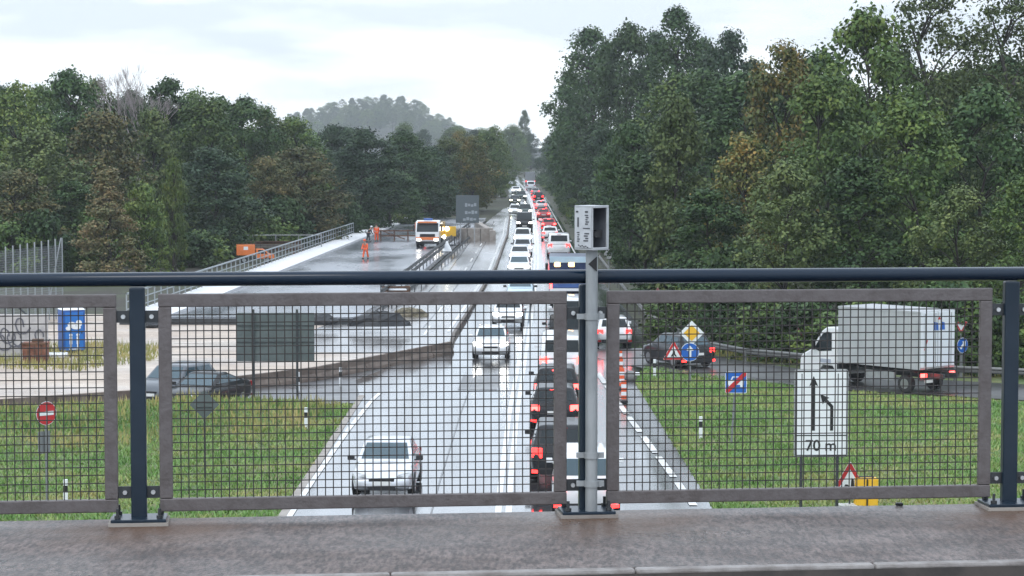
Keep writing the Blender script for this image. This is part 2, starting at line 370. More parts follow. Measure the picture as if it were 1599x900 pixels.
mxs = t.nodes.new('ShaderNodeMixRGB'); t.links.new(st.outputs[0], mxs.inputs[0]); t.links.new(src, mxs.inputs[1]); mxs.inputs[2].default_value = (.12, .060, .030, 1); t.links.new(mxs.outputs[0], b_.inputs['Base Color'])
M_kerb = mat('kerb_stone', (.27, .25, .24), .6, noise=(7, (.15, .13, .12), .42, .66), bump=(40, .3), coat=.15)
mb = MB(); mb.prism([rp(-30, -1.352, -.6), rp(30, -1.352, -.6), rp(30, .13, -.6), rp(-30, .13, -.6)], (0, 0, .598)); o_walk = struct(mb.build('walkway', M_walk, bevel=.012))
M_kface = mat('kerb_face_dark', (.075, .062, .055), .6, noise=(6, (.035, .030, .028), .4, .65), coat=.2)  # face coloured darker and browner than the kerb top
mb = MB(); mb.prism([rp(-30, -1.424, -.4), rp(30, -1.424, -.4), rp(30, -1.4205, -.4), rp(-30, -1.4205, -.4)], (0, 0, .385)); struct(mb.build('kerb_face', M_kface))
mb = MB()
for k in range(-20, 20): mb.prism([rp(k * 1.0 + .0015, -1.42, -.4), rp(k + .9985, -1.42, -.4), rp(k + .9985, -1.355, -.4), rp(k * 1.0 + .0015, -1.355, -.4)], (0, 0, .402))
struct(mb.build('kerb', M_kerb, bevel=.012))
mb = MB(); mb.prism([rp(-30, -16, -1.2), rp(30, -16, -1.2), rp(30, -1.43, -1.2), rp(-30, -1.43, -1.2)], (0, 0, 1.05)); struct(mb.build('bridge_road', M_asphalt))
mb = MB(); mb.prism([rp(-30, -15, -2.4), rp(30, -15, -2.4), rp(30, -.2, -2.4), rp(-30, -.2, -2.4)], (0, 0, 1.19)); struct(mb.build('bridge_girder', M_conc))

M_post = mat('railing_paint', (.008, .019, .034), .34, 0, .35, coat=.15, noise=(6, (.012, .025, .042), .45, .7))
M_hand = mat('handrail_paint', (.005, .016, .034), .13, 0, .32)
M_frame = mat('weathered_frame', (.150, .134, .134), .5, .3, noise=(16, (.115, .10, .098), .42, .66), bump=(60, .15))
M_wire = mat('mesh_wire', (.045, .041, .040), .55, .2)
M_bolt = mat('bolt_steel', (.6, .61, .62), .3, .9)
rail = thing('bridge_railing', 'dark blue tube handrail railing with grey wire mesh panels along the walkway edge', 'railing', tuple(P0), RA)
mb = MB(); 
nseg = 24
mb.tube((-6.3, 0, 1.117), (6.3, 0, 1.117), .033, n=16); mb.build('handrail', M_hand, rail, smooth=True)
posts = [-6.2, -4.14, -2.07, 0, 2.04, 4.1, 6.2]
for px_ in posts:
    mb = MB(); mb.box((px_, 0, .5485), (.072, .05, 1.067)); p = mb.build('post', M_post, rail, bevel=.008)
    mb = MB(); mb.box((px_, -.005, .021), (.25, .19, .014)); bp = mb.build('base_plate', M_post, p, bevel=.003)
    mb = MB(); mb.box((px_, -.005, .006), (.27, .215, .015)); mb.build('mortar_pad', M_conc, p)
    for sx in (-.095, .095):
        for sy in (-.07, .06):
            mb = MB(); mb.tube((px_ + sx, sy, .028), (px_ + sx, sy, .075), .007, n=8); mb.tube((px_ + sx, sy, .029), (px_ + sx, sy, .043), .015, n=6); mb.build('anchor_bolt', M_dsteel, p)
for a, b in zip(posts[:-1], posts[1:]):
    x0, x1 = a + .094, b - .094; z0, z1, fw = .05, 1.05, .06
    mb = MB()
    mb.box(((x0 + x1) / 2, 0, z1 - fw / 2), (x1 - x0, .03, fw)); mb.box(((x0 + x1) / 2, 0, z0 + fw / 2), (x1 - x0, .03, fw))
    for x in (x0 + fw / 2, x1 - fw / 2): mb.box((x, 0, (z0 + z1) / 2), (fw, .029, z1 - z0 - 2 * fw))
    fr = mb.build('panel_frame', M_frame, rail, bevel=.005)
    mb = MB(); xi0, xi1, zi0, zi1 = x0 + fw, x1 - fw, z0 + fw, z1 - fw
    nv = round((xi1 - xi0) / .0368); nh = round((zi1 - zi0) / .0368)
    for i in range(1, nv):
        x = xi0 + (xi1 - xi0) * i / nv + random.uniform(-.0012, .0012); mb.tube((x, -.0025, zi0 - .004), (x + random.uniform(-.0015, .0015), -.0025, zi1 + .004), .0027, n=6, caps=False)
    for i in range(1, nh):
        z = zi0 + (zi1 - zi0) * i / nh; mb.tube((xi0 - .004, .0025, z), (xi1 + .004, .0025, z + random.uniform(-.001, .001)), .0027, n=6, caps=False)
    mb.build('wire_mesh', M_wire, fr, smooth=True, fixn=False)
    for z in (.947, .14):
        for x, s in ((x0, -1), (x1, 1)):
            mb = MB(); mb.box((x + s * .03, .004, z), (.06, .008, .055)); br = mb.build('bracket', M_dsteel, fr)
            mb = MB(); mb.tube((x + s * .03, -.012, z), (x + s * .03, .0, z), .0105, n=8); mb.build('bracket_bolt', M_bolt, fr)

# sensor pole in front of the middle post
sp_ = thing('sensor_pole', 'galvanised pole clamped to the middle railing post with a small white open-sided box on top', 'pole', rp(.014, -.066, 0), RA)
M_pole = mat('pole_zinc', (.38, .40, .41), .5, .35, noise=(8, (.27, .29, .30), .4, .62, (1, 1, .35)))
M_boxw = mat('box_white', (.46, .48, .50), .5, noise=(14, (.36, .375, .39), .45, .7))
M_mark = mat('faded_print', (.07, .075, .085), .6); M_lab = mat('faded_label', (.52, .54, .565), .5, noise=(20, (.42, .44, .46), .45, .7))
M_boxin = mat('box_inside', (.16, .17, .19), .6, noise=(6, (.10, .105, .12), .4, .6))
mb = MB(); mb.tube((0, 0, .003), (0, 0, 1.255), .028, n=20); mb.build('pole', M_pole, sp_, smooth=False)
for z in (.935, .288, .155):
    mb = MB(); mb.tube((0, 0, z - .014), (0, 0, z + .014), .034, n=20); mb.box((.044, .0, z), (.03, .012, .026)); mb.box((-.05, .012, z), (.036, .02, .024)); mb.build('clamp', M_pole, sp_)
mb = MB(); mb.poly([(-.020, -.0305, 1.18), (.020, -.0305, 1.215), (.020, -.0305, 1.145)]); mb.prism([(-.021, -.0300, 1.18), (.019, -.0300, 1.215), (.019, -.0300, 1.145)], (0, -.0015, 0)); mb.build('arrow_sticker', M_sblack, sp_)
# housing turned about 40 degrees: label face to the left, open face to the right
hs = bpy.data.objects.new('housing', None)
bx, by, bz = .112, .105, .205; th = .006; hz = 1.245 + bz / 2
Hm = Matrix.Translation((-.004, .0, hz)) @ Matrix.Rotation(R(-50), 4, 'Z')
mb = MB()
def hb(c, d):
    q = Hm @ Vector(c); mb.box(q, d, rz=R(-50))
# local faces: -y face = label (faces left-front), +x face = open
hb((0, 0, bz / 2 - th / 2), (bx, by, th)); hb((0, 0, -bz / 2 + th / 2), (bx, by, th)); hb((0, -by / 2 + th / 2, 0), (bx, th, bz - 2 * th)); hb((0, by / 2 - th / 2, 0), (bx, th, bz - 2 * th)); hb((-bx / 2 + th / 2, 0, 0), (th, by - 2 * th, bz - 2 * th))
hb((bx / 2 + .0035, by / 2 - .006, 0), (.007, .016, bz - .02)); hb((bx / 2 + .0035, 0, bz / 2 - .005), (.007, by, .012)); hb((bx / 2 + .0035, 0, -bz / 2 + .006), (.007, by, .013))
H = mb.build('housing', M_boxw, sp_, bevel=.002)
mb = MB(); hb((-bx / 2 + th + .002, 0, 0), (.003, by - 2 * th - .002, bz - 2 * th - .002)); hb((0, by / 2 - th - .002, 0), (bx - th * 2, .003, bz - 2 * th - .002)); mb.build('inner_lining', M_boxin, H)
mb = MB(); hb((.02, .006, -.028), (.05, .04, .035)); q0 = Hm @ Vector((.05, -.02, -.03)); q1 = Hm @ Vector((.02, -.02, -.03)); mb.tube(q0, q1, .015, n=12); mb.build('lens_unit', M_black, H)
mb = MB(); hb((0, -by / 2 - .0015, 0), (bx - .012, .003, bz - .022)); mb.m = 1
def hl(x, z, a, b): hb((x, -by / 2 - .0040, z), (a, .0016, b))
hl(-.036, .074, .014, .008); hl(.022, .074, .018, .008); hl(-.030, .026, .009, .044); hl(.022, -.002, .042, .005)
for k in range(5): hl(.022 + (k % 2) * .004, .058 - k * .010, .020 - (k % 3) * .004, .0055)
for k in range(5): hl(-.030 + (k % 2) * .003, -.022 - k * .010, .015 - (k % 3) * .003, .005)
for k in range(4): hl(.024 - (k % 2) * .006, -.026 - k * .011, .028 - (k % 3) * .005, .006)
for k in range(6): hl(-.026 + k * .011, -.080 - (k % 2) * .004 - k * .001, .008, .005)
mb.build('label_plate', [M_lab, M_mark], H)

# ------------------------------------------------------------------ vegetation
def leaf_mat(name, c1, c2, c3, patch=.5):
    m = bpy.data.materials.new(name); m.use_nodes = True; t = m.node_tree; b = t.nodes['Principled BSDF']
    g = t.nodes.new('ShaderNodeNewGeometry'); r = t.nodes.new('ShaderNodeValToRGB'); e = r.color_ramp.elements
    e[0].position = 0; e[0].color = (*c1, 1); e[1].position = 1; e[1].color = (*c3, 1); k = e.new(.5); k.color = (*c2, 1)
    tcn = t.nodes.new('ShaderNodeTexCoord'); n = t.nodes.new('ShaderNodeTexNoise'); n.inputs['Scale'].default_value = .35; n.inputs['Detail'].default_value = 3
    t.links.new(tcn.outputs['Object'], n.inputs[0])
    oi = t.nodes.new('ShaderNodeObjectInfo')
    mrn = t.nodes.new('ShaderNodeMapRange')
    for i, v in ((1, .33), (2, .67), (3, 0), (4, 1)): mrn.inputs[i].default_value = v
    t.links.new(n.outputs[0], mrn.inputs[0])
    mixv = t.nodes.new('ShaderNodeMix'); mixv.inputs[0].default_value = patch
    t.links.new(g.outputs['Random Per Island'], mixv.inputs[2]); t.links.new(mrn.outputs[0], mixv.inputs[3]); t.links.new(mixv.outputs[0], r.inputs[0])
    hsv = t.nodes.new('ShaderNodeHueSaturation'); mr2 = t.nodes.new('ShaderNodeMapRange')
    for i, v in ((1, 0), (2, 1), (3, .72), (4, 1.25)): mr2.inputs[i].default_value = v
    t.links.new(oi.outputs['Random'], mr2.inputs[0]); t.links.new(mr2.outputs[0], hsv.inputs['Value']); t.links.new(r.outputs[0], hsv.inputs['Color'])
    t.links.new(hsv.outputs[0], b.inputs['Base Color']); b.inputs['Roughness'].default_value = .55; b.inputs['Specular IOR Level'].default_value = .14
    return m
L_dark = leaf_mat('leaves_dark', (0.0243, 0.0521, 0.0225), (0.0437, 0.0820, 0.0307), (0.0826, 0.1266, 0.0388))
L_green = leaf_mat('leaves_green', (0.0409, 0.0779, 0.0262), (0.0772, 0.1266, 0.0372), (0.1498, 0.1914, 0.0459))
L_yellow = leaf_mat('leaves_yellowing', (0.0575, 0.0897, 0.0352), (0.1150, 0.1323, 0.0435), (0.3019, 0.1840, 0.0517))
L_brown = leaf_mat('leaves_browning', (0.0583, 0.0853, 0.0420), (0.1129, 0.1187, 0.0525), (0.2333, 0.1705, 0.0683))
L_blue = leaf_mat('leaves_blue_dark', (0.0226, 0.0460, 0.0299), (0.0402, 0.0728, 0.0406), (0.0753, 0.1111, 0.0534))
L_lime = leaf_mat('leaves_lime', (0.0512, 0.0921, 0.0303), (0.1025, 0.1485, 0.0404), (0.1794, 0.2005, 0.0530))
L_tan = leaf_mat('leaves_tan', (.075, .105, .050), (.16, .150, .072), (.32, .21, .11))
L_oliv = leaf_mat('leaves_olive', (0.0474, 0.0753, 0.0309), (0.0830, 0.1149, 0.0412), (0.1421, 0.1651, 0.0550))
M_bark = mat('bark', (.045, .038, .032), .9, noise=(2, (.025, .022, .02), .4, .6))
M_barkp = mat('bark_pale', (.30, .26, .26), .9)

def leaf_cloud(name, C, N, S, m):
    n = len(C); rnd = np.random.normal(size=(n, 3)); N = N / (np.linalg.norm(N, axis=1, keepdims=True) + 1e-9)
    A = np.cross(N, rnd); A /= np.linalg.norm(A, axis=1, keepdims=True) + 1e-9; B = np.cross(N, A); S = S[:, None]
    asp = np.random.uniform(.5, .85, (n, 1))
    V = np.stack([C - A * S * .5, C + B * S * .5 * asp + N * S * .06, C + A * S * .5, C - B * S * .5 * asp + N * S * .06], 1).reshape(-1, 3)
    me = bpy.data.meshes.new(name); me.vertices.add(4 * n); me.vertices.foreach_set('co', V.ravel().astype('f4'))
    me.loops.add(4 * n); me.loops.foreach_set('vertex_index', np.arange(4 * n, dtype='i4'))
    me.polygons.add(n); me.polygons.foreach_set('loop_start', np.arange(0, 4 * n, 4, dtype='i4')); me.polygons.foreach_set('loop_total', np.full(n, 4, 'i4'))
    me.materials.append(m); me.update(calc_edges=True); return me

def tree_template(seed, h, r, base, shape, nblob, per, bs, leaf, trunk_r=.25, spread=1.0, holes=0.0):
    """returns crown points, normals, sizes + trunk mesh builder; shape(t) gives the relative radius at height t in 0..1 of the crown"""
    rs = np.random.RandomState(seed); C = []; N = []; S = []; tips = []
    for k in range(nblob):
        tt = rs.uniform(0, 1) ** .85; a = rs.uniform(0, 2 * math.pi); rad = r * shape(tt) * math.sqrt(rs.uniform(.15, 1.0)) * spread
        rad *= 1 + .18 * math.sin(3 * a + seed) * math.sin(5 * tt * math.pi + seed)
        c = np.array([rad * math.cos(a), rad * math.sin(a), base + (h - base) * tt * .97]); tips.append(c)
        br = bs * rs.uniform(.6, 1.3); m_ = int(per * rs.uniform(.6, 1.2))
        d = rs.normal(size=(m_, 3)); d /= np.linalg.norm(d, axis=1, keepdims=True)
        rr = br * rs.uniform(.35, 1.05, (m_, 1)); p = c + d * rr * np.array([1.15, 1.15, .72])
        C.append(p); N.append(d * .7 + np.array([0, 0, .55]) + rs.normal(scale=.5, size=(m_, 3))); S.append(leaf * rs.uniform(.6, 1.35, m_))
    C = np.concatenate(C); N = np.concatenate(N); S = np.concatenate(S)
    mb = MB(); prev = Vector((0, 0, -.3)); nst = 7; stem = []
    for i in range(nst + 1):
        q = Vector((rs.normal(scale=.18) * i * .4, rs.normal(scale=.18) * i * .4, (h * .9) * i / nst)); stem.append(q)
        if i: mb.tube(prev, q, trunk_r * (1 - (i - 1) / nst * .9), trunk_r * (1 - i / nst * .9), 7, False)
        prev = q
    for c in tips[:: max(1, len(tips) // 26)]:
        c = Vector(c); k = min(range(len(stem)), key=lambda i: (stem[i] - Vector((0, 0, max(base * .5, c.z - (c.xy.length) * .7 - .6)))).length)
        mid = (stem[k] + c) / 2 + Vector((0, 0, .35)); mb.tube(stem[k], mid, trunk_r * .34, trunk_r * .2, 5, False); mb.tube(mid, c, trunk_r * .2, trunk_r * .07, 5, False)
    return C, N, S, mb, h, r

oval = lambda t: (math.sin(math.pi * min(1, .12 + t * .9)) ** .6)
egg = lambda t: (math.sin(math.pi * min(1, (.20 + .8 * t))) ** .55) * (1.05 - .25 * t)
cone = lambda t: max(.06, 1 - t) ** .8
flame = lambda t: max(.08, math.sin(math.pi * min(1, .22 + .78 * t)) ** .9 * (1 - .35 * t))
TPL = {}
def tpl(key, leafm, *a, trunkm=None, **kw):
    C, N, S, mb, h, r = tree_template(*a, **kw)
    TPL[key] = (leaf_cloud('crown', C, N, S, leafm), mb.mesh('trunk', trunkm or M_bark, True), h, r)
tpl('dark', L_dark, 1, 18, 5.2, 2.0, oval, 105, 125, 1.35, .36)
tpl('dark2', L_dark, 2, 18, 4.6, 1.5, egg, 100, 125, 1.30, .36)
tpl('green', L_green, 3, 18, 5.4, 1.5, oval, 110, 125, 1.35, .36)
tpl('green2', L_green, 4, 18, 5.0, 1.0, egg, 110, 125, 1.25, .36)
tpl('yellow', L_yellow, 5, 16, 4.8, 1.5, oval, 100, 125, 1.25, .34)
tpl('brown', L_brown, 6, 15, 4.8, .8, egg, 100, 125, 1.2, .34)
tpl('brcone', L_tan, 7, 13, 3.8, .3, cone, 130, 110, .80, .28)
tpl('blue', L_blue, 8, 17, 5.0, 1.0, oval, 105, 125, 1.35, .36)
tpl('lime', L_lime, 9, 8, 3.0, .3, egg, 70, 110, .8, .28)
tpl('ygreen', L_lime, 21, 17, 5.2, 1.5, oval, 110, 125, 1.3, .34)
tpl('olive', L_oliv, 10, 15, 5.0, .5, flame, 115, 125, 1.15, .34)
tpl('olive2', L_oliv, 14, 16, 5.2, 1.0, oval, 105, 120, 1.25, .34)
tpl('sparse', L_oliv, 11, 20, 5.5, 4.0, oval, 210, 52, 1.0, .25, .26)
tpl('tall', L_dark, 12, 20, 4.4, 2.0, egg, 135, 95, 1.25, .34)
tpl('bush', L_dark, 13, 3.2, 2.2, .1, oval, 40, 90, .7, .26, .06)
tpl('gbush', L_green, 15, 3.0, 2.2, .1, oval, 40, 90, .7, .26, .06)
# bare tree
def bare_mesh():
    rs = random.Random(5); mb = MB()
    def grow(p, d, l, r, k):
        q = p + d * l; mb.tube(p, q, r, r * .68, 5, False)
        if k == 0: return
        for i in range(3 if k > 2 else 4):
            nd = (d + Vector((rs.uniform(-.6, .6), rs.uniform(-.6, .6), rs.uniform(-.05, .45)))).normalized(); grow(q, nd, l * rs.uniform(.60, .82), r * .58, k - 1)
    grow(Vector((0, 0, 0)), Vector((0, 0, 1)), 5.0, .24, 6)
    return mb.mesh('branches', M_barkp, True)
BARE = bare_mesh()

def tree(key, loc, h, r, rz, name, label, group=None, cat='tree'):
    cm, tm, h0, r0 = TPL[key]
    o = thing(name, label, cat, loc, rz, group); o.scale = (r / r0, r / r0, h / h0)
    c = bpy.data.objects.new('crown', cm); col.objects.link(c); c.parent = o
    t_ = bpy.data.objects.new('trunk', tm); col.objects.link(t_); t_.parent = o
    return o
def ptree(key, px, ytop, wpx, Y, label, name='broadleaf_tree', group=None):
    top = atY(px, ytop, Y); h = top.z; r = wpx * Y / F_PX / 2
    return tree(key, (top.x, Y, -.05), h * 1.0, r, random.uniform(0, 6.28), name, label, group)

# --- right-hand wood: individually placed
ptree('tall', 922, 42, 135, 320, 'tall dark tree with a ragged crown, first above the road on its right')
ptree('dark', 985, 34, 130, 290, 'dark green tree behind and right of the ragged roadside tree')
ptree('tall', 1058, 10, 130, 270, 'tallest dark pointed tree top left of the orange-topped tree')
ptree('blue', 1140, 48, 140, 236, 'blue-green dark tree just behind the orange-topped tree')
ptree('olive', 1058, 140, 165, 146, 'grey-green tapering tree standing in front of the dark tall trees')
ptree('yellow', 1225, 66, 170, 152, 'tree with orange and yellow leaves at its top above the white box truck')
ptree('yellow', 1165, 210, 150, 136, 'low yellowing tree between the grey-green tapering tree and the green wood')
ptree('green', 1350, 2, 220, 140, 'big fresh green tree rising above the white box truck')
ptree('green2', 1290, 110, 190, 132, 'mid green bushy tree just left of the big fresh green one')
ptree('sparse', 1445, -50, 270, 152, 'tall thin-leaved tree letting the sky through, right of the big green tree')
ptree('sparse', 1575, -45, 260, 147, 'tall thin-leaved tree at the right edge with sky between its leaves')
ptree('green2', 1430, 150, 200, 120, 'large-leaved green tree in front of the thin-leaved trees')
ptree('dark', 1540, 130, 210, 124, 'dense dark tree at the right edge below the thin-leaved crowns')
ptree('olive2', 1230, 250, 180, 120, 'low olive tree with a dark shaded foot behind the box truck cab')
ptree('dark2', 1345, 240, 180, 119, 'dark low tree right behind the box of the white truck')
ptree('olive2', 1500, 290, 170, 113, 'olive low tree behind the small yield sign')
ptree('green2', 1600, 270, 150, 110, 'green low tree behind the right railing post')
ptree('dark2', 1110, 290, 160, 128, 'dark low tree behind the yellow priority sign')
ptree('dark2', 1010, 240, 150, 150, 'dark green tree right behind the white sensor box')
ptree('dark', 985, 190, 120, 180, 'dark tree over the queue just left of the sensor box')
ptree('dark', 905, 150, 95, 345, 'small dark roadside tree at the left end of the right wood')
for i, Y in enumerate((215, 240, 268, 300, 332, 366, 400, 436, 474, 515, 560, 610)):
    r_ = 3.3 + .3 * (i % 3); yt = (215, 222, 200, 190, 200, 196, 205, 200, 208, 206, 212, 214)[i]
    tree('dark2' if i % 2 else 'blue', (rex(Y) + .7 + r_ + .5 * (i % 2), Y, 0), 10 + (225 - yt) * Y / F_PX, r_, i * 1.3, 'broadleaf_tree', 'dark roadside tree in the row leaning over the queue far along the road', 'trees along the queue side of the road')
for key, x, yt, w_, Y, lb in (('dark2', 893, 105, 80, 350, 'dark lower tree filling the left end of the right wood above the queue'), ('dark', 950, 62, 100, 338, 'dark tree filling the gap between the first two tall roadside trees'), ('blue', 1022, 48, 110, 320, 'dark tree behind the gap left of the tallest pointed tree'),
                            ('dark2', 1098, 55, 100, 300, 'dark tree in the gap right of the tallest pointed tree'), ('yellow', 1180, 92, 120, 240, 'yellowing tree behind the orange-topped tree'), ('green', 1300, 100, 150, 170, 'green tree in the gap left of the big fresh green tree'),
                            ('dark', 1405, 75, 150, 172, 'dark green tree behind the big fresh green tree'), ('green2', 1490, 105, 150, 165, 'green tree below the thin-leaved crowns'), ('dark', 1580, 95, 150, 168, 'dark tree behind the thin-leaved tree at the right edge')):
    ptree(key, x, yt, w_, Y, lb)
for key, x, yt, w_, Y, lb in (('green', 62, 126, 110, 226, 'green tree filling the skyline left of the dark domed tree'), ('olive2', 150, 122, 110, 228, 'olive tree on the skyline just left of the bare tree'), ('dark', 205, 138, 110, 232, 'dark tree on the skyline in front of the bare tree'),
                            ('green2', 298, 138, 110, 234, 'green tree on the skyline right of the tufted dark tree'), ('dark2', 345, 148, 100, 240, 'dark tree on the skyline left of the one with gaps'), ('olive2', 415, 166, 110, 246, 'olive tree on the skyline where the left wood dips')):
    ptree(key, x, yt, w_, Y, lb)
fill = 'trees in the depth of the right-hand wood'
for i in range(26):
    Y = random.uniform(168, 235); x = random.uniform(14, 62)
    if x < 12 + (Y - 168) * .02: continue
    k = random.choice(['dark', 'dark2', 'blue', 'green']); tree(k, (x, Y, 0), random.uniform(14.5, 17.5), random.uniform(4, 5.5), random.uniform(0, 6), 'broadleaf_tree', 'dark green tree deep in the wood right of the road', fill)
# shrubs at the foot of the right wood
for i in range(22):
    t_ = i / 21; X = 8.8 + t_ * 26 + random.uniform(-.5, .5); Y = float(np.interp(X, [8, 10.3, 12.3, 18, 40], [116, 108, 105, 98, 90])) + random.uniform(2, 5)
    tree(random.choice(['bush', 'bush', 'gbush']), (X, Y, -.1), random.uniform(2.0, 4.2), random.uniform(1.5, 2.4), random.uniform(0, 6), 'roadside_shrub', 'leafy shrub along the wood edge behind the ramp guardrail', 'shrubs behind the ramp guardrail', 'shrub')
for i in range(84):
    Y = 122 + (i // 2) * 12 + random.uniform(-3, 3); k = i % 2
    tree(random.choice(['bush', 'bush', 'gbush']), (rex(Y) + (2.6, 5.0)[k] + random.uniform(-.2, .8), Y, -.1), random.uniform(1.3, 2.6) * (1, 1.8)[k], random.uniform(1.5, 2.3), random.uniform(0, 6), 'roadside_shrub', 'dark shrub in the verge right beside the queue of cars', 'shrubs beside the queue', 'shrub')

# --- left-hand wood
ptree('ygreen', 25, 122, 150, 205, 'green tree with a lighter yellowish top at the left edge of the wood')
ptree('dark', 105, 106, 150, 212, 'dark domed tree, highest of the wood left of the bare tree')
ptree('brown', 160, 165, 160, 196, 'brownish tree below the bare twiggy tree top')
ptree('olive2', 60, 200, 180, 186, 'dull olive tree behind the tall net fence')
ptree('dark2', 262, 118, 120, 226, 'dark tree with a tufted top right of the bare tree')
ptree('green2', 318, 146, 140, 218, 'green tree in the middle of the left wood')
ptree('olive', 235, 165, 130, 210, 'grey-green tree right under the bare twiggy crown')
ptree('dark', 382, 150, 130, 236, 'dark tree with gaps in its top, left of the far misty trees')
ptree('green', 455, 178, 130, 250, 'green tree at the foot of the far misty trees')
ptree('brcone', 168, 258, 130, 168, 'rust-brown pyramid-shaped tree in front of the left wood', 'conical_tree')
ptree('lime', 222, 285, 90, 172, 'light green bushy young tree beside the rust-brown pyramid tree')
ptree('lime', 270, 248, 56, 180, 'slim yellow-green young tree right of the rust-brown pyramid tree')
ptree('blue', 330, 230, 150, 200, 'blue-dark tree behind the orange works truck')
ptree('brown', 470, 225, 150, 230, 'browning broad tree above the railing of the new bridge deck')
ptree('brown', 420, 240, 110, 226, 'smaller browning tree next to the broad browning one')
ptree('blue', 565, 200, 130, 262, 'dark blue-green tree behind the two road workers')
ptree('dark', 628, 202, 110, 290, 'dark round-topped tree left of the overhead sign back')
ptree('dark2', 610, 262, 110, 268, 'low dark tree right above the workers at the far deck end')
ptree('blue', 672, 228, 100, 300, 'blue-green tree above the yellow and white works lorry')
ptree('olive2', 700, 215, 100, 335, 'olive tree behind the grey direction board by the old carriageway')
ptree('yellow', 735, 232, 90, 345, 'yellowing tree just right of the grey direction board')
ptree('green', 760, 202, 80, 400, 'yellow-green tree at the right end of the left wood')
ptree('lime', 772, 198, 60, 430, 'lime green rounded tree where the left wood meets the road gap')
ptree('green', 786, 232, 44, 480, 'small green tree nearest the vanishing road on its left')
ptree('brown', 20, 260, 150, 178, 'dark brownish tree close behind the net fence at the left edge')
ptree('dark2', 110, 280, 130, 184, 'dark undergrown tree between the net fence and the pyramid tree')
fillL = 'trees in the depth of the left-hand wood'
for i in range(46):
    t_ = random.random(); px = random.uniform(-60, 700); Y = float(np.interp(px, [-60, 300, 550, 700], [210, 225, 275, 320])) + random.uniform(8, 60)
    top = float(np.interp(px, [-60, 150, 300, 400, 480, 600, 700], [140, 140, 160, 175, 190, 215, 225])) + random.uniform(-8, 34)
    ptree(random.choice(['dark', 'dark2', 'blue', 'green', 'olive2', 'dark2']), px, top, random.uniform(110, 150) * 215 / Y, Y, 'broadleaf tree deep in the wood left of the road', group=fillL)
for i in range(14):
    Y = 330 + i * 22 + random.uniform(-5, 5); X = lex(Y) - random.uniform(4.5, 9)
    tree(random.choice(['olive2', 'green', 'dark2', 'yellow']), (X, Y, 0), random.uniform(9.5, 12.5), random.uniform(3, 4), random.uniform(0, 6), 'broadleaf_tree', 'tree in the row along the left side of the far road', 'trees along the far road on the left')
for i in range(24):
    px = random.uniform(-20, 690); Y = float(np.interp(px, [-60, 300, 550, 700], [172, 190, 252, 300])) + random.uniform(-3, 4)
    p = atY(px, 400, Y); tree(random.choice(['bush', 'gbush', 'bush']), (p.x, Y, -.1), random.uniform(2.5, 5), random.uniform(2, 3), random.uniform(0, 6), 'wood_edge_shrub', 'dark shrub at the foot of the left-hand wood', 'shrubs at the foot of the left wood', 'shrub')
b = thing('bare_tree', 'bare pale twiggy tree top sticking out above the left wood', 'tree', tuple(atY(214, 381, 222).xy) + (0,), .4)
bb = bpy.data.objects.new('branches', BARE); col.objects.link(bb); bb.parent = b; b.scale = (.95, .95, .98)
# closing trees at the far end of the road and misty trees on the hill
for i in range(26):
    Y = random.uniform(690, 960); X = cx(720) + random.uniform(-30, 40) + (4 if i % 2 else -4)
    tree(random.choice(['dark2', 'blue', 'green2']), (X, Y, 0), random.uniform(13, 17), random.uniform(4.5, 6.5), random.uniform(0, 6), 'broadleaf_tree', 'hazy tree closing the view at the far end of the road', 'trees at the far end of the road')
tree('dark2', (4.5, 860, 0), 23, 3.0, 0, 'poplar_tree', 'slim misty pointed tree standing in the gap above the far road')
sky_line = ([430, 480, 520, 560, 600, 640, 670, 700, 730, 760, 800], [186, 168, 157, 150, 146, 150, 166, 184, 200, 211, 224])
for i in range(96):
    x = 428 + (i % 32) * 12 + random.uniform(-5, 5); row = i // 32; Y = (1960, 2040, 2130)[row] + random.uniform(-25, 25)
    top = atY(x, float(np.interp(x, *sky_line)) + random.uniform(-2, 6) + (20, 9, 0)[row], Y); h_ = random.uniform(17, 21)
    tree(random.choice(['olive2', 'ygreen', 'olive', 'green2', 'sparse']), (top.x, Y, max(-.5, top.z - h_)), h_ if top.z > h_ else top.z, random.uniform(6, 8.5), random.uniform(0, 6), 'misty_tree', 'grey misty tree in the far rounded clump above the left wood', 'far misty trees')

# --- grassed bank that hides the foot of the exit road
CREST = [(-40, 75.5), (-20, 79.8), (-14, 82.2), (-10.5, 84.6), (-7.6, 87.6)]
def bank(x, y):
    x = np.asarray(x, float); y = np.asarray(y, float); d = np.full(x.shape, 1e9); side = np.zeros(x.shape)
    for (x1, y1), (x2, y2) in zip(CREST[:-1], CREST[1:]):
        t_ = np.clip(((x - x1) * (x2 - x1) + (y - y1) * (y2 - y1)) / ((x2 - x1) ** 2 + (y2 - y1) ** 2), 0, 1)
        dd = np.hypot(x - x1 - t_ * (x2 - x1), y - y1 - t_ * (y2 - y1)); k = dd < d; d = np.where(k, dd, d)
        side = np.where(k, (x2 - x1) * (y - y1) - (y2 - y1) * (x - x1), side)
    wd_ = np.where(side > 0, .9, 6.0); fade = np.clip((-7.2 - x) / 4.5, 0, 1) ** .7
    return .78 * np.exp(-(d / wd_) ** 2) * fade + .03 * np.sin(x * 1.7 + y) * np.sin(y * 1.3)
xs_ = np.linspace(-42, -6.4, 72); ys_ = np.linspace(50, 92, 90); XX, YY = np.meshgrid(xs_, ys_); ZZ = bank(XX, YY) - .02
mb = MB(); mb.v = list(zip(XX.ravel(), YY.ravel(), ZZ.ravel())); nx_ = len(xs_)
mb.f = [(j * nx_ + i, j * nx_ + i + 1, (j + 1) * nx_ + i + 1, (j + 1) * nx_ + i) for j in range(len(ys_) - 1) for i in range(nx_ - 1)]; mb.mi = [0] * len(mb.f)
struct(mb.build('grass_bank', M_grassbase, smooth=True, fixn=False))

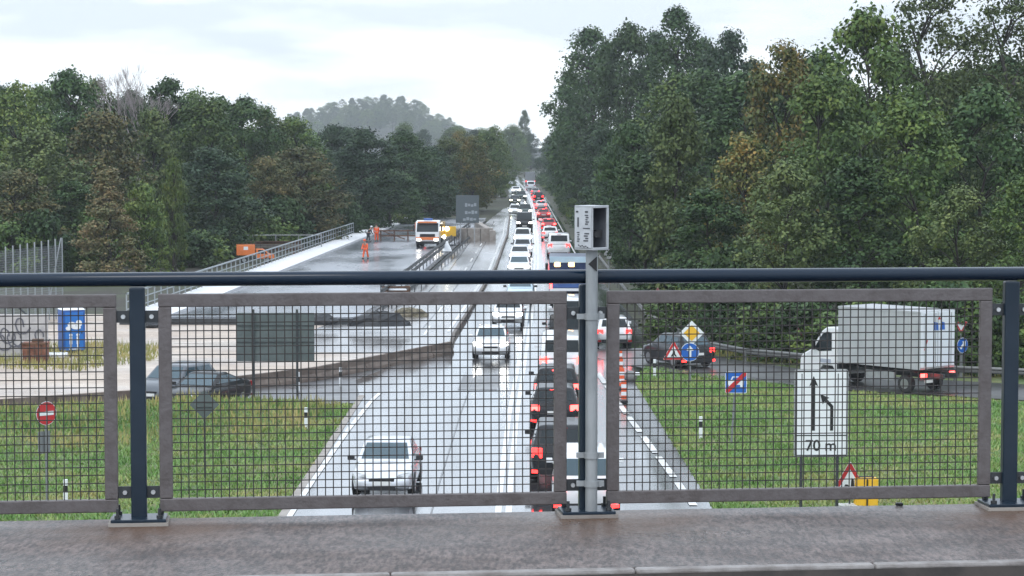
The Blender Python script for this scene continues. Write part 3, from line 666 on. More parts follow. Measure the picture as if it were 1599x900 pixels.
# --- grass tufts
def inside(px, py, poly):
    c = np.zeros(len(px), bool); n = len(poly)
    for i in range(n):
        x1, y1 = poly[i]; x2, y2 = poly[(i + 1) % n]
        k = ((y1 > py) != (y2 > py)) & (px < (x2 - x1) * (py - y1) / (y2 - y1 + 1e-12) + x1); c ^= k
    return c
def grass(polys, dens, name):
    P = []
    for poly, d in polys:
        xs = [p[0] for p in poly]; ys = [p[1] for p in poly]; n = int((max(xs) - min(xs)) * (max(ys) - min(ys)) * d)
        a = np.random.uniform(min(xs), max(xs), n); b = np.random.uniform(min(ys), max(ys), n); k = inside(a, b, poly); P.append(np.stack([a[k], b[k]], 1))
    P = np.concatenate(P); n = len(P)
    clump = .5 + .5 * np.sin(P[:, 0] * 1.3 + np.sin(P[:, 1] * .8)) * np.sin(P[:, 1] * 1.1 + P[:, 0] * .35)
    hgt = np.random.uniform(.05, .16, n) * (.75 + .5 * clump); ang = np.random.uniform(0, 6.283, n); wd = np.random.uniform(.018, .04, n)
    dx, dy_ = np.cos(ang) * wd, np.sin(ang) * wd; lean = np.random.normal(scale=.45, size=(n, 2)) * hgt[:, None]
    z = np.where(P[:, 0] < -6, np.maximum(.015, bank(P[:, 0], P[:, 1]) - .02), .015)
    V = np.stack([np.stack([P[:, 0] - dx, P[:, 1] - dy_, z], 1), np.stack([P[:, 0] + dx, P[:, 1] + dy_, z], 1), np.stack([P[:, 0] + lean[:, 0], P[:, 1] + lean[:, 1], z + hgt], 1)], 1).reshape(-1, 3)
    me = bpy.data.meshes.new(name); me.vertices.add(3 * n); me.vertices.foreach_set('co', V.ravel().astype('f4')); me.loops.add(3 * n); me.loops.foreach_set('vertex_index', np.arange(3 * n, dtype='i4'))
    me.polygons.add(n); me.polygons.foreach_set('loop_start', np.arange(0, 3 * n, 3, dtype='i4')); me.polygons.foreach_set('loop_total', np.full(n, 3, 'i4')); me.update(calc_edges=True)
    return me
GL = [(-6.3, 58), (-6.05, 88), (-7.6, 89.2), (-10.5, 86.9), (-14, 84.1), (-20, 80.4), (-21, 58)]
GR = [(5.55, 58), (5.12, 97), (6.0, 103), (8.5, 99), (13, 93), (20, 88.6), (30, 84.8), (26, 58)]
m = bpy.data.materials.new('grass_blades'); m.use_nodes = True; t = m.node_tree; b = t.nodes['Principled BSDF']; b.inputs['Roughness'].default_value = .6
g = t.nodes.new('ShaderNodeNewGeometry'); r = t.nodes.new('ShaderNodeValToRGB'); e = r.color_ramp.elements
e[0].position = .0; e[0].color = (.070, .165, .038, 1); e[1].position = 1; e[1].color = (.42, .35, .14, 1); k = e.new(.42); k.color = (.150, .285, .066, 1); k = e.new(.70); k.color = (.26, .32, .095, 1)
tcn = t.nodes.new('ShaderNodeTexCoord'); n = t.nodes.new('ShaderNodeTexNoise'); n.inputs['Scale'].default_value = .30; n.inputs['Detail'].default_value = 7; n.inputs['Roughness'].default_value = .68; t.links.new(tcn.outputs['Object'], n.inputs[0])
mrn = t.nodes.new('ShaderNodeMapRange')
for i, v in ((1, .34), (2, .64), (3, 0), (4, 1)): mrn.inputs[i].default_value = v
t.links.new(n.outputs[0], mrn.inputs[0]); mixv = t.nodes.new('ShaderNodeMix'); mixv.inputs[0].default_value = .66
t.links.new(g.outputs['Random Per Island'], mixv.inputs[2]); t.links.new(mrn.outputs[0], mixv.inputs[3]); t.links.new(mixv.outputs[0], r.inputs[0]); t.links.new(r.outputs[0], b.inputs['Base Color'])
me = grass([(GL, 130), (GR, 130)], 1, 'grass'); me.materials.append(m); go = bpy.data.objects.new('grass', me); col.objects.link(go); go['kind'] = 'stuff'; tag(go, 'short green and yellowish grass on the verges beside the road', 'grass')
# tall dry grass along the upper left bank and weeds under the toilet
PT = [(-13.2, 74), (-7.2, 80), (-6.5, 88), (-7.6, 89.0), (-10.5, 86.7), (-14, 83.9), (-20, 80.2), (-15, 74)]
me = grass([(PT, 22), ([(-30, 104), (-19, 101), (-16.5, 106), (-17, 114), (-30, 116)], 40), ([(9, 108), (14, 103), (22, 97.5), (34, 92), (34, 97), (22, 102), (14, 108), (9, 114)], 40)], 1, 'tall_grass')
V = np.empty(len(me.vertices) * 3, 'f4'); me.vertices.foreach_get('co', V); V = V.reshape(-1, 3, 3); V[:, 2, 2] = V[:, 0, 2] + (V[:, 2, 2] - V[:, 0, 2]) * 2.8; me.vertices.foreach_set('co', V.ravel())
md = m.copy(); md.name = 'dry_grass'; e = [n_ for n_ in md.node_tree.nodes if n_.type == 'VALTORGB'][0].color_ramp.elements
for e_, c_ in zip(e, ((.11, .17, .045), (.26, .27, .085), (.42, .36, .13), (.52, .40, .20))): e_.color = (*c_, 1)
me.materials.append(md); go = bpy.data.objects.new('tall_grass', me); col.objects.link(go); go['kind'] = 'stuff'; tag(go, 'taller dry grass and weeds along the banks and the yard', 'grass')

# ------------------------------------------------------------------ vehicles
# L W H belt hood nose | windscreen base, roof front, roof rear, rear glass base (fractions of L, + = front) | tail deck height
CT = dict(
    saloon=(4.55, 1.78, 1.44, .96, .88, .66, .235, .06, -.20, -.345, .99),
    estate=(4.60, 1.80, 1.48, .97, .89, .66, .235, .07, -.39, -.475, 1.0),
    hatch=(4.05, 1.75, 1.47, .97, .91, .66, .265, .10, -.36, -.465, 1.0),
    mini=(3.75, 1.72, 1.42, .98, .92, .68, .22, .08, -.38, -.465, 1.0),
    suv=(4.55, 1.86, 1.68, 1.08, 1.02, .76, .25, .09, -.40, -.48, 1.10),
    mpv=(4.60, 1.83, 1.72, 1.04, .98, .74, .33, .12, -.42, -.485, 1.06),
    coupe=(4.30, 1.78, 1.36, .92, .84, .62, .20, .02, -.14, -.43, .96),
    van=(5.2, 1.95, 2.0, 1.16, 1.08, .80, .395, .24, -.475, -.495, 1.2))
def smooth_interp(x, xs, ys): return float(np.interp(x, xs, ys))
def car(label, pos, heading, typ, pm, lights=None, group=None, glass=None, name='car', cat='car', plate=True, scale=1.0, roofm=None):
    L, W, H, belt, hood, nose, yf0, yf1, yr1, yr0, deck = CT[typ]
    o = thing(name, label, cat, (pos[0], pos[1], .075), heading, group); o.scale = (scale,) * 3
    glass = glass or M_glass
    mb = MB(); ts = [-.5, -.494, -.475, -.43, -.36, -.25, -.1, .05, .18, .235, .30, .38, .44, .475, .494, .5]
    wf = [.39, .435, .465, .485, .497, .5, .5, .5, .5, .497, .492, .478, .455, .425, .385, .33]
    rings = []
    for t_, wv in zip(ts, wf):
        zt = smooth_interp(t_, [-.5, -.48, yr0, yr0 + .1, yf0, .40, .465, .5], [deck - .26, deck - .05, deck, belt, hood + .035, hood - .06, nose + .06, nose - .12])
        zb = smooth_interp(t_, [-.5, -.47, -.40, .40, .46, .5], [.42, .30, .20, .19, .24, .36])
        w_ = wv * W; hh = zt - zb
        half = [(0, zb), (w_ * .80, zb), (w_ * .95, zb + .05), (w_ * .985, zb + .28 * hh), (w_, zb + .52 * hh), (w_ * .985, zb + .74 * hh), (w_ * .945, zb + .90 * hh), (w_ * .86, zt - .012), (w_ * .55, zt + .012), (0, zt + .022)]
        full = [(x, t_ * L, z) for x, z in half] + [(-x, t_ * L, z) for x, z in half[-2:0:-1]]
        rings.append(full)
    mb.loft(rings)
    # greenhouse
    def ring(yr, yf, hw, z, rr):
        pts = []
        for cx_, cy_, a0 in ((hw - rr, yf - rr, 0), (-hw + rr, yf - rr, 90), (-hw + rr, yr + rr, 180), (hw - rr, yr + rr, 270)):
            for k in range(4): a = R(a0 + 30 * k); pts.append((cx_ + rr * math.cos(a), cy_ + rr * math.sin(a), z))
        return pts
    zb, zr = belt - .05, H - .07
    B = dict(yr=yr0 * L, yf=yf0 * L, hw=.455 * W, z=zb); T = dict(yr=yr1 * L, yf=yf1 * L, hw=(.43 if typ == 'van' else .375) * W, z=zr)
    mb.loft([ring(B['yr'], B['yf'], B['hw'], zb, .06), ring(T['yr'], T['yf'], T['hw'], zr, .06), ring(T['yr'] + .04, T['yf'] - .06, T['hw'] - .06, H - .018, .10), ring(T['yr'] + .25, T['yf'] - .3, T['hw'] - .28, H, .10)])
    body = mb.build('body', pm, o, smooth=True)
    es = body.modifiers.new('edges', 'EDGE_SPLIT'); es.split_angle = R(38)
    # glass panes stand a few mm proud of the cabin
    def lerp(a, b, t_): return tuple(a[i] + (b[i] - a[i]) * t_ for i in range(3))
    def pane(nm, b0, b1, t0, t1, u0, u1, v0, v1, nrm, par=o, m_=None):
        q = [lerp(lerp(b0, b1, u_), lerp(t0, t1, u_), v_) for u_, v_ in ((u0, v0), (u1, v0), (u1, v1), (u0, v1))]
        nv = Vector(nrm).normalized() * .008
        mb = MB(); mb.prism([Vector(p) + nv * .2 for p in q], nv); return mb.build(nm, m_ or glass, par)
    def c(D, sx, front): return (sx * (D['hw']), D['yf'] if front else D['yr'], D['z'])
    hf = zr - zb
    pane('windscreen', c(B, -1, 1), c(B, 1, 1), c(T, -1, 1), c(T, 1, 1), .07, .93, .16, .97, (0, hf, B['yf'] - T['yf'] + .01))
    pane('rear_window', c(B, -1, 0), c(B, 1, 0), c(T, -1, 0), c(T, 1, 0), .10, .90, .26 if typ != 'van' else .3, .90, (0, -hf, T['yr'] - B['yr'] + .01))
    for s in (-1, 1):
        spl = [(.10, .36), (.385, .62), (.645, .90)] if typ not in ('coupe', 'mini') else [(.14, .52), (.55, .88)]
        for a_, b_ in spl:
            pane('side_window', c(B, s, 1), c(B, s, 0), c(T, s, 1), c(T, s, 0), a_, b_, .24, .92, (s * hf, 0, B['hw'] - T['hw']))
    # wheels
    wr = .315 if typ not in ('suv', 'van') else .345
    for yy in (.30 * L, -.29 * L):
        for s in (-1, 1):
            mb = MB(); mb.tube((s * (W * .5 - .21), yy, wr), (s * (W * .5 - .006), yy, wr), wr, n=20); tw = mb.build('wheel', M_tyre, o, bevel=.02)
            mb = MB(); mb.tube((s * (W * .5 - .02), yy, wr), (s * (W * .5 + .002), yy, wr), wr * .64, n=16)
            mb.build('rim', M_rim, tw)
            mb = MB(); pts = [(s * (W * .5 - .05), yy + (wr + .05) * math.cos(R(a)), max(.2, wr + (wr + .05) * math.sin(R(a)))) for a in range(-20, 201, 20)]
            mb.prism(pts, (s * .046, 0, 0)); mb.build('wheel_arch', M_black, o)
    hl = lights == 'head'; m_h = {'head': M_head, 'heady': M_heady}.get(lights, M_refl)
    for s in (-1, 1):
        mb = MB(); zh = nose - .01
        mb.loft([[(s * W * .47, .435 * L, zh + .0), (s * W * .47, .435 * L, zh + .13), (s * W * .40, .445 * L, zh + .15), (s * W * .26, .466 * L, zh + .11), (s * W * .24, .47 * L, zh + .0), (s * W * .40, .46 * L, zh - .05)],
                 [(s * W * .462, .452 * L, zh), (s * W * .462, .450 * L, zh + .09), (s * W * .40, .466 * L, zh + .10), (s * W * .27, .4935 * L, zh + .07), (s * W * .25, .496 * L, zh - .0), (s * W * .40, .478 * L, zh - .04)]])
        mb.build('headlight', m_h, o, smooth=False)
        mb = MB(); zt = deck - .16; tl = 1.45 if typ in ('mpv', 'van', 'suv') else 1
        mb.box((s * W * .385, -.489 * L, zt - .02 * tl), (W * .17, .05, .20 * tl), rz=s * .35)
        mb.build('tail_light', {'tail': M_tail, 'brake': M_brake}.get(lights, M_tailoff), o, bevel=.015)
        mb = MB(); ym = (yf0 - .035) * L; mb.box((s * (W * .5 + .085), ym, belt + .05), (.20, .11, .13)); mb.box((s * (W * .5 - .02), ym + .02, belt + .0), (.09, .05, .04)); mb.build('mirror', pm if pm is P_white else M_black, o, bevel=.03)
        mb = MB(); mb.box((s * W * .42, -.488 * L, .36), (.20, .03, .09), rz=s * .35); mb.build('reflector', M_tail if lights in ('tail', 'brake') and typ in ('mpv', 'hatch', 'suv') else M_tailoff, o)
    if lights in ('tail', 'brake'):
        mb = MB(); mb.box((0, T['yr'] - .0, H - .085), (.34, .05, .03)); mb.build('brake_light', M_brake if lights == 'brake' else M_tailoff, o)
    mb = MB(); mb.box((0, .4975 * L, nose - .10), (W * .40, .03, .09)); mb.build('grille', M_black, o, bevel=.01)
    mb = MB(); mb.box((0, .500 * L, .33), (W * .44, .03, .12)); mb.build('lower_intake', M_black, o, bevel=.01)
    for s in (-1, 1): mb = MB(); mb.box((s * W * .36, .468 * L, .36), (W * .13, .06, .10), rz=-s * .45); mb.build('fog_lamp_recess', M_black, o, bevel=.01)
    mb = MB(); mb.box((0, -.4995 * L, .36), (W * .70, .03, .16)); mb.build('rear_valance', M_black, o, bevel=.01)
    if plate:
        mb = MB(); mb.box((0, .5045 * L, .47), (.52, .012, .11)); mb.build('number_plate', M_plate, o)
        mb = MB(); mb.box((0, -.503 * L, .66), (.52, .012, .11)); mb.build('number_plate', M_plate, o)
    return o

def gp(px, py):
    p = at(px, py, .07); return (p.x, p.y)
q_on = 'oncoming cars on the left lane'; q_aw = 'queue of cars on the right lane'
D0 = R(180)
# vehicle centre is half a length behind the picked bumper
def oncoming(label, px, py, typ, pm, lights='head', h=0, **kw):
    x, y = gp(px, py); L = CT[typ][0]; return car(label, (x + math.sin(h) * 0, y + L / 2), D0 + h, typ, pm, lights, q_on, **kw)
def queue(label, px, py, typ, pm, lights='tail', h=0, **kw):
    x, y = gp(px, py); L = CT[typ][0]; return car(label, (x, y + L / 2), h, typ, pm, lights, q_aw, **kw)

oncoming('silver saloon car with dark windscreen, nearest of the oncoming cars', 599, 781, 'saloon', P_silver, None, R(-1.5), glass=M_glassb)
oncoming('white small hatchback with a dark oval grille following the silver saloon', 767, 562, 'mini', P_white, 'head', R(-1), glass=M_glassb)
oncoming('white car with two dark grille openings just behind the white hatchback', 794, 511, 'hatch', P_white, 'head', R(-1))
oncoming('pale blue car with a bluish windscreen half hidden by the handrail', 813, 474, 'saloon', P_sky, None, R(-1), glass=M_glassb)
oncoming('white car with its roof just above the handrail', 811, 431, 'hatch', P_white, 'head', R(-1), glass=M_glassb)
oncoming('white saloon second above the handrail in the oncoming line', 812, 412, 'saloon', P_white, 'head', R(-1))
oncoming('silver grey car with lit lamps between the two white ones and the black van', 816, 399, 'hatch', P_silver, 'head')
oncoming('white car with bright headlights right in front of the black van', 816, 384, 'suv', P_white, 'head')
oncoming('black high van with dark front in the oncoming line', 819, 359, 'van', P_black, 'head', name='van', cat='van')
oncoming('dark green car right behind the black van', 820, 338, 'suv', P_dgreen, 'head')
oncoming('white car with yellowish headlights beside the dark green car', 804, 336, 'hatch', P_white, 'heady')
oncoming('dark car with greenish yellow headlights further up the road', 804, 319, 'hatch', P_dgrey, 'heady')
oncoming('small dark car with two round bright lights far up the road', 814, 313, 'suv', P_dgreen, 'head')
oncoming('farthest white car with lit headlights coming down the road', 806, 302, 'saloon', P_white, 'head')

queue('white people carrier nearest the bridge, partly hidden behind the middle post', 918, 812, 'mpv', P_white, 'brake', R(-1), glass=M_glassb)
queue('black off-roader second in the queue from the bridge', 879, 756, 'suv', P_dgrey, 'tail', R(-1))
queue('dark car with glaring brake lights third in the queue', 868, 674, 'hatch', P_dgrey, 'brake', R(-1))
queue('grey black estate with a lit high brake light in front of the glaring one', 871, 638, 'estate', P_black, 'brake', R(-1))
queue('white van with upright red lamps fifth in the queue', 879, 601, 'van', P_white, 'brake', R(-1), name='van', cat='van')
queue('dark grey van beside the white estate on the slip lane', 887, 557, 'van', P_dgrey, 'tail', name='van', cat='van')
queue('white van half hidden by the railing post, ahead of the dark grey van', 893, 526, 'van', P_white, None, name='van', cat='van')
queue('white panel van above the blue lorry', 873, 402, 'van', P_white, 'tail', name='van', cat='van', scale=1.05)
queue('pale pink-white car in front of the white panel van', 859, 376, 'hatch', P_white, 'tail')
queue('red car with wide red lamps in the far queue', 857, 361, 'hatch', P_red, 'brake')
queue('dark red car with lit brake lights next ahead', 849, 343, 'saloon', P_red, 'brake')
queue('light grey car with red lamps ahead of the dark red car', 845, 328, 'hatch', P_silver, 'brake')
queue('dark car with a black rear window in the far queue', 841, 315, 'suv', P_black, 'tail')
queue('grey small car near the far end of the queue', 836, 305, 'hatch', P_grey, 'tail')
queue('pale grey van at the far end of the queue', 829, 297, 'van', P_silver, None, name='van', cat='van')
car('white estate car with lit red lamps on the slip lane beside the queue', (at(957, 546).x, at(957, 546).y + 2.2), R(2), 'estate', P_white, 'tail')
p = at(1061, 576); car('dark green-black car driving off the ramp, behind the priority sign', (p.x, p.y + 1.1), R(24), 'hatch', P_dgrey, 'tail', glass=M_glassb)
car('dull grey car on the exit road, its nose beside the left railing post', (-12.95, 88.6), R(157), 'hatch', mat('paint_dull_silver', (.085, .095, .11), .3, .2, coat=.3), None, glass=M_glassb)
car('black coupe with a sloping back on the exit road beside the dull grey car', (-11.55, 86.5), R(157), 'coupe', P_black, None, glass=M_glassb)

def wheel(o, x, y, r, wd=.26):
    s = 1 if x > 0 else -1
    mb = MB(); mb.tube((x - s * wd, y, r), (x, y, r), r, n=20); t_ = mb.build('wheel', M_tyre, o, bevel=.02)
    mb = MB(); mb.tube((x - s * .02, y, r), (x + s * .006, y, r), r * .58, n=14); mb.build('rim', M_rim, t_)

# white box truck on the ramp
p = at(1468, 619); bt = thing('box_truck', 'white box truck with a grey-white box body driving up the ramp', 'truck', (p.x, p.y + .7, .075), R(40))
BW = 2.12; BL = 4.35; z0, z1 = .98, 3.30
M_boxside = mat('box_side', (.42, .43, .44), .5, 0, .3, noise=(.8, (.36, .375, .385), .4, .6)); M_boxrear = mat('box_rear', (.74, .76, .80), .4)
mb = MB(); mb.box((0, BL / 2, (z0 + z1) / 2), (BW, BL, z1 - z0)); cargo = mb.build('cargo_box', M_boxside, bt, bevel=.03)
mb = MB()
for x in (-BW / 2 - .004, BW / 2 + .004):
    for k in range(1, 7): mb.box((x, k * BL / 7, (z0 + z1) / 2), (.012, .02, z1 - z0 - .12))
    mb.box((x, BL / 2, z0 + .05), (.02, BL, .1)); mb.box((x, BL / 2, z1 - .04), (.02, BL, .08))
mb.build('side_trim', mat('trim_alu', (.42, .43, .44), .5, .3), cargo)
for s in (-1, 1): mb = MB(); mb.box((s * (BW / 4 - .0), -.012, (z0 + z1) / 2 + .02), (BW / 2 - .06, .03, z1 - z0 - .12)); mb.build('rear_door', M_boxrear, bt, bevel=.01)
mb = MB()
for x in (-.16, .16, -.8, .8): mb.tube((x, -.04, z0 + .1), (x, -.04, z1 - .1), .016, n=6)
mb.build('lock_rod', M_galv, bt)
# blue emblem with a small red mark, upper right of the rear doors
mb = MB()
for x0, x1, za, zb_ in ((-.30, .02, 2.52, 2.86), (.10, .42, 2.52, 2.86)): mb.prism([(x0, -.029, za), (x1, -.029, za), (x1 - .03, -.029, zb_ - .05), (x0 + .06, -.029, zb_)], (0, -.004, 0))
mb.m = 1; mb.prism([(-.02, -.029, 2.94), (.16, -.029, 2.94), (.08, -.029, 3.08)], (0, -.004, 0)); mb.prism([(-.86, -.029, 1.75), (-.80, -.029, 1.75), (-.62, -.029, 2.15), (-.68, -.029, 2.15)], (0, -.004, 0))
mb.build('logo', [M_sblue, M_sred], bt)
mb = MB(); mb.box((-.42, 2.6, .72), (.12, 6.6, .2)); mb.box((.42, 2.6, .72), (.12, 6.6, .2)); mb.box((0, .1, .62), (2.0, .12, .14)); mb.box((0, BL + .05, .75), (2.0, .1, .35))
mb.build('chassis', M_dsteel, bt)
mb = MB(); mb.box((-1.0, 2.1, .62), (.06, 1.5, .34)); mb.box((1.0, 2.1, .62), (.06, 1.5, .34)); mb.build('side_guard', M_galv, bt)
for s in (-1, 1):
    mb = MB(); mb.box((s * .86, -.03, .74), (.34, .07, .16)); mb.build('tail_light', M_brake, bt, bevel=.02)
    mb = MB(); mb.box((s * .78, .8, .86), (.42, .95, .03)); mb.build('mudguard', M_black, bt)
    for y_ in (.85, 5.0): wheel(bt, s * .99, y_, .36)
mb = MB(); mb.box((-.55, -.05, .50), (.52, .015, .12)); mb.build('number_plate', M_plate, bt)
cabp = [(4.45, .55), (4.45, 2.32), (4.62, 2.42), (5.05, 2.38), (5.30, 2.22), (5.92, 1.42), (6.40, 1.18), (6.52, .95), (6.54, .50), (6.40, .38), (5.45, .38), (5.42, .60), (5.28, .78), (4.72, .78), (4.58, .60), (4.55, .38)]
mb = MB(); mb.prism([(-.98, y_, z_) for y_, z_ in cabp], (1.96, 0, 0)); cab = mb.build('cab', P_white, bt, bevel=.07, seg=3)
for s in (-1, 1):
    mb = MB(); mb.prism([(s * .982, y_, z_) for y_, z_ in ((4.75, 1.42), (4.75, 2.18), (5.02, 2.20), (5.26, 2.08), (5.72, 1.46), (5.45, 1.36))], (s * .008, 0, 0)); mb.build('side_window', M_glass, bt)
    mb = MB(); mb.box((s * 1.14, 5.62, 1.62), (.14, .12, .40)); mb.box((s * 1.04, 5.6, 1.5), (.14, .04, .05)); mb.build('mirror', M_black, bt, bevel=.03)
    mb = MB(); mb.box((s * .80, 6.44, .98), (.28, .14, .24)); mb.build('headlight', M_refl, bt, bevel=.03)
    mb = MB(); mb.box((s * .985, 5.1, .98), (.005, .62, .16)); mb.build('door_lettering_patch', mat('decal_grey', (.35, .38, .45), .5), bt)
mb = MB(); a0, a1 = Vector((0, 5.34, 2.20)), Vector((0, 5.90, 1.48)); nn = Vector((0, .72, .56)).normalized() * .012
mb.prism([Vector((-.84, a0.y, a0.z)) + nn * .3, Vector((.84, a0.y, a0.z)) + nn * .3, Vector((.90, a1.y, a1.z)) + nn * .3, Vector((-.90, a1.y, a1.z)) + nn * .3], nn); mb.build('windscreen', M_glass, bt)
mb = MB(); mb.box((0, 6.54, .52), (1.9, .10, .26)); mb.build('front_bumper', M_black, bt, bevel=.03)

def lorry(name, label, cat, pos, rz, cabm, boxm, lit=True, boxl=6.0, roof=None, H_=3.2):
    o = thing(name, label, cat, (pos[0], pos[1], .08), rz)
    mb = MB(); mb.box((0, boxl / 2, 1.05 + (H_ - 1.05) / 2), (2.42, boxl, H_ - 1.05)); mb.build('cargo_box', boxm, o, bevel=.04)
    mb = MB(); mb.box((0, boxl / 2 + .6, .85), (1.0, boxl + 2, .25)); mb.build('chassis', M_dsteel, o)
    y0 = boxl + .12
    mb = MB(); mb.prism([(-1.2, y0, .5), (-1.2, y0, 2.75), (-1.2, y0 + .25, 2.9), (-1.2, y0 + 1.5, 2.78), (-1.2, y0 + 1.9, 1.7), (-1.2, y0 + 1.95, .5)], (2.4, 0, 0)); mb.build('cab', cabm, o, bevel=.09, seg=3)
    mb = MB(); mb.prism([(-1.05, y0 + 1.545, 2.62), (1.05, y0 + 1.545, 2.62), (1.08, y0 + 1.885, 1.70), (-1.08, y0 + 1.885, 1.70)], (0, .02, .008)); mb.build('windscreen', M_glass, o)
    for s in (-1, 1):
        mb = MB(); mb.prism([(s * 1.202, y0 + .5, 1.7), (s * 1.202, y0 + .5, 2.5), (s * 1.202, y0 + 1.4, 2.5), (s * 1.202, y0 + 1.7, 1.7)], (s * .008, 0, 0)); mb.build('side_window', M_glass, o)
        for y_ in (1.4, 2.6, y0 + 1.0): wheel(o, s * 1.15, y_, .48, .3)
        mb = MB(); mb.box((s * .86, y0 + 1.96, .92), (.42, .10, .24)); mb.build('headlight', M_head if lit else M_refl, o, bevel=.03)
        mb = MB(); mb.box((s * 1.38, y0 + 1.6, 2.1), (.18, .12, .6)); mb.build('mirror', M_black, o, bevel=.03)
        mb = MB(); mb.box((s * 1.0, -.03, .95), (.36, .06, .16)); mb.build('tail_light', M_tail, o)
    mb = MB(); mb.box((0, y0 + 1.97, 1.28), (1.5, .05, .42)); mb.build('grille', M_black, o, bevel=.02)
    mb = MB(); mb.box((0, y0 + 1.97, .60), (2.3, .10, .28)); mb.build('front_bumper', M_black, o, bevel=.03)
    return o, y0

# blue lorry in the queue with amber lamps on its back
bl, y0 = lorry('blue_lorry', 'navy blue lorry with two amber lamps high on its back, in the queue', 'lorry', gp(889, 484), R(-1), P_navy, P_navy, False, 6.2, H_=3.12)
for x in (-.72, .12): mb = MB(); mb.box((x, -.05, 2.72), (.36, .1, .24)); mb.build('amber_lamp', M_amber, bl, bevel=.05)
mb = MB(); mb.box((0, -.03, 3.02), (2.36, .04, .36)); mb.build('top_board', P_sky, bl, bevel=.01)
mb = MB(); mb.box((0, -.035, 2.22), (2.2, .03, .05)); mb.box((0, -.02, 1.72), (2.3, .03, .75)); mb.build('tailgate', P_blue, bl)
mb = MB(); mb.box((0, -.06, 1.22), (2.36, .05, .16)); mb.build('white_bar', M_swhite, bl)
mb = MB(); mb.box((-1.1, -.06, 1.75), (.16, .06, .9)); mb.build('tail_lamp_column', M_brake, bl, bevel=.03)
mb = MB(); mb.box((1.16, -.05, 2.62), (.2, .08, .2)); mb.build('side_lamp', M_refl, bl, bevel=.04)
# tall far lorry
lorry('far_lorry', 'tall grey lorry at the very end of the queue where the road disappears', 'lorry', gp(828, 289), 0, P_grey, P_grey, False, 6)
# works lorry on the new deck
p = at(673, 388, .42); wl, y0 = lorry('works_lorry', 'white and orange works lorry with blue beacon facing us on the new bridge deck', 'lorry', (p.x, p.y + 7.4), D0 + R(-3), P_white, P_yellow, True, 5.2, H_=2.6); wl.scale = (.93, .93, .88)
wl.location.z = .43
mb = MB(); mb.box((0, y0 + 1.985, 1.02), (2.3, .04, .30)); mb.build('orange_band', P_orange, wl)
mb = MB(); mb.box((0, y0 + 1.93, 2.72), (1.9, .05, .16)); mb.build('roof_sign', P_orange, wl)
mb = MB(); mb.box((0, y0 + .9, 3.0), (.9, .3, .22)); mb.build('beacon_bar', M_beacon, wl, bevel=.06)
mb = MB(); mb.box((1.26, y0 + .4, 2.3), (.16, .8, .7)); mb.build('orange_side_panel', P_orange, wl)
# orange works truck left of the deck
p = at(396, 410, 0); ot = thing('works_truck', 'orange works truck with a boxy body parked beyond the railing of the new deck', 'truck', (p.x, p.y, 0), R(-82)); ot.scale = (.74, .74, .60)
mb = MB(); mb.box((0, -.9, 1.85), (2.2, 2.1, 1.5)); mb.build('cargo_box', P_orange, ot, bevel=.04)
mb = MB(); mb.prism([(-1.0, .25, .6), (-1.0, .25, 2.0), (-1.0, 1.1, 2.0), (-1.0, 1.75, 1.35), (-1.0, 2.3, 1.2), (-1.0, 2.35, .6)], (2.0, 0, 0)); mb.build('cab', P_orange, ot, bevel=.07)
for s in (-1, 1):
    mb = MB(); mb.prism([(s * 1.002, .5, 1.3), (s * 1.002, .5, 1.85), (s * 1.002, 1.05, 1.85), (s * 1.002, 1.55, 1.32)], (s * .008, 0, 0)); mb.build('side_window', M_glass, ot)
    for y_ in (-1.1, 1.5): wheel(ot, s * 1.0, y_, .42)
mb = MB(); mb.box((1.105, -.9, 2.1), (.01, .5, .45)); mb.build('white_badge', M_swhite, ot)
mb = MB(); mb.box((0, 0, .62), (.9, 4.4, .2)); mb.build('chassis', M_dsteel, ot)
mb = MB(); mb.tube((0, .8, 2.0), (0, .8, 3.0), .02); mb.build('antenna', M_dsteel, ot)
# yellow flashing board and white triangle trailer next to the works lorry
p = at(700, 388, .42); fb = thing('flashing_board', 'yellow board with bright flashing lamp beside the works lorry', 'warning board', (p.x, p.y + 6, .43), R(10))
mb = MB(); mb.box((0, 0, 1.35), (1.15, .12, .95)); mb.build('board', P_yellow, fb, bevel=.03)
mb = MB(); mb.box((-.45, 0, .45), (.08, .08, .9)); mb.box((.45, 0, .45), (.08, .08, .9)); mb.box((0, 0, .06), (1.2, .8, .1)); mb.build('stand', M_dsteel, fb)
mb = MB(); mb.tube((-.3, -.06, 1.6), (-.3, -.12, 1.6), .2, n=16); mb.tube((-.62, -.06, .85), (-.62, -.12, .85), .2, n=16); mb.build('flashing_lamp', mat('lit_flash', (1, .9, .6), .3, emit=(1, .92, .7), estr=9), fb)
p = at(698, 393, .42); wt = thing('warning_cone', 'white pyramid warning cone in front of the flashing yellow board', 'cone', (p.x, p.y, .43))
mb = MB(); mb.loft([[(-.45, -.45, .04), (.45, -.45, .04), (.45, .45, .04), (-.45, .45, .04)], [(-.06, -.06, .95), (.06, -.06, .95), (.06, .06, .95), (-.06, .06, .95)]]); mb.build('cone', M_swhite, wt, bevel=.02)
mb = MB(); mb.box((0, 0, .02), (1.1, 1.1, .04)); mb.build('base', M_black, wt)

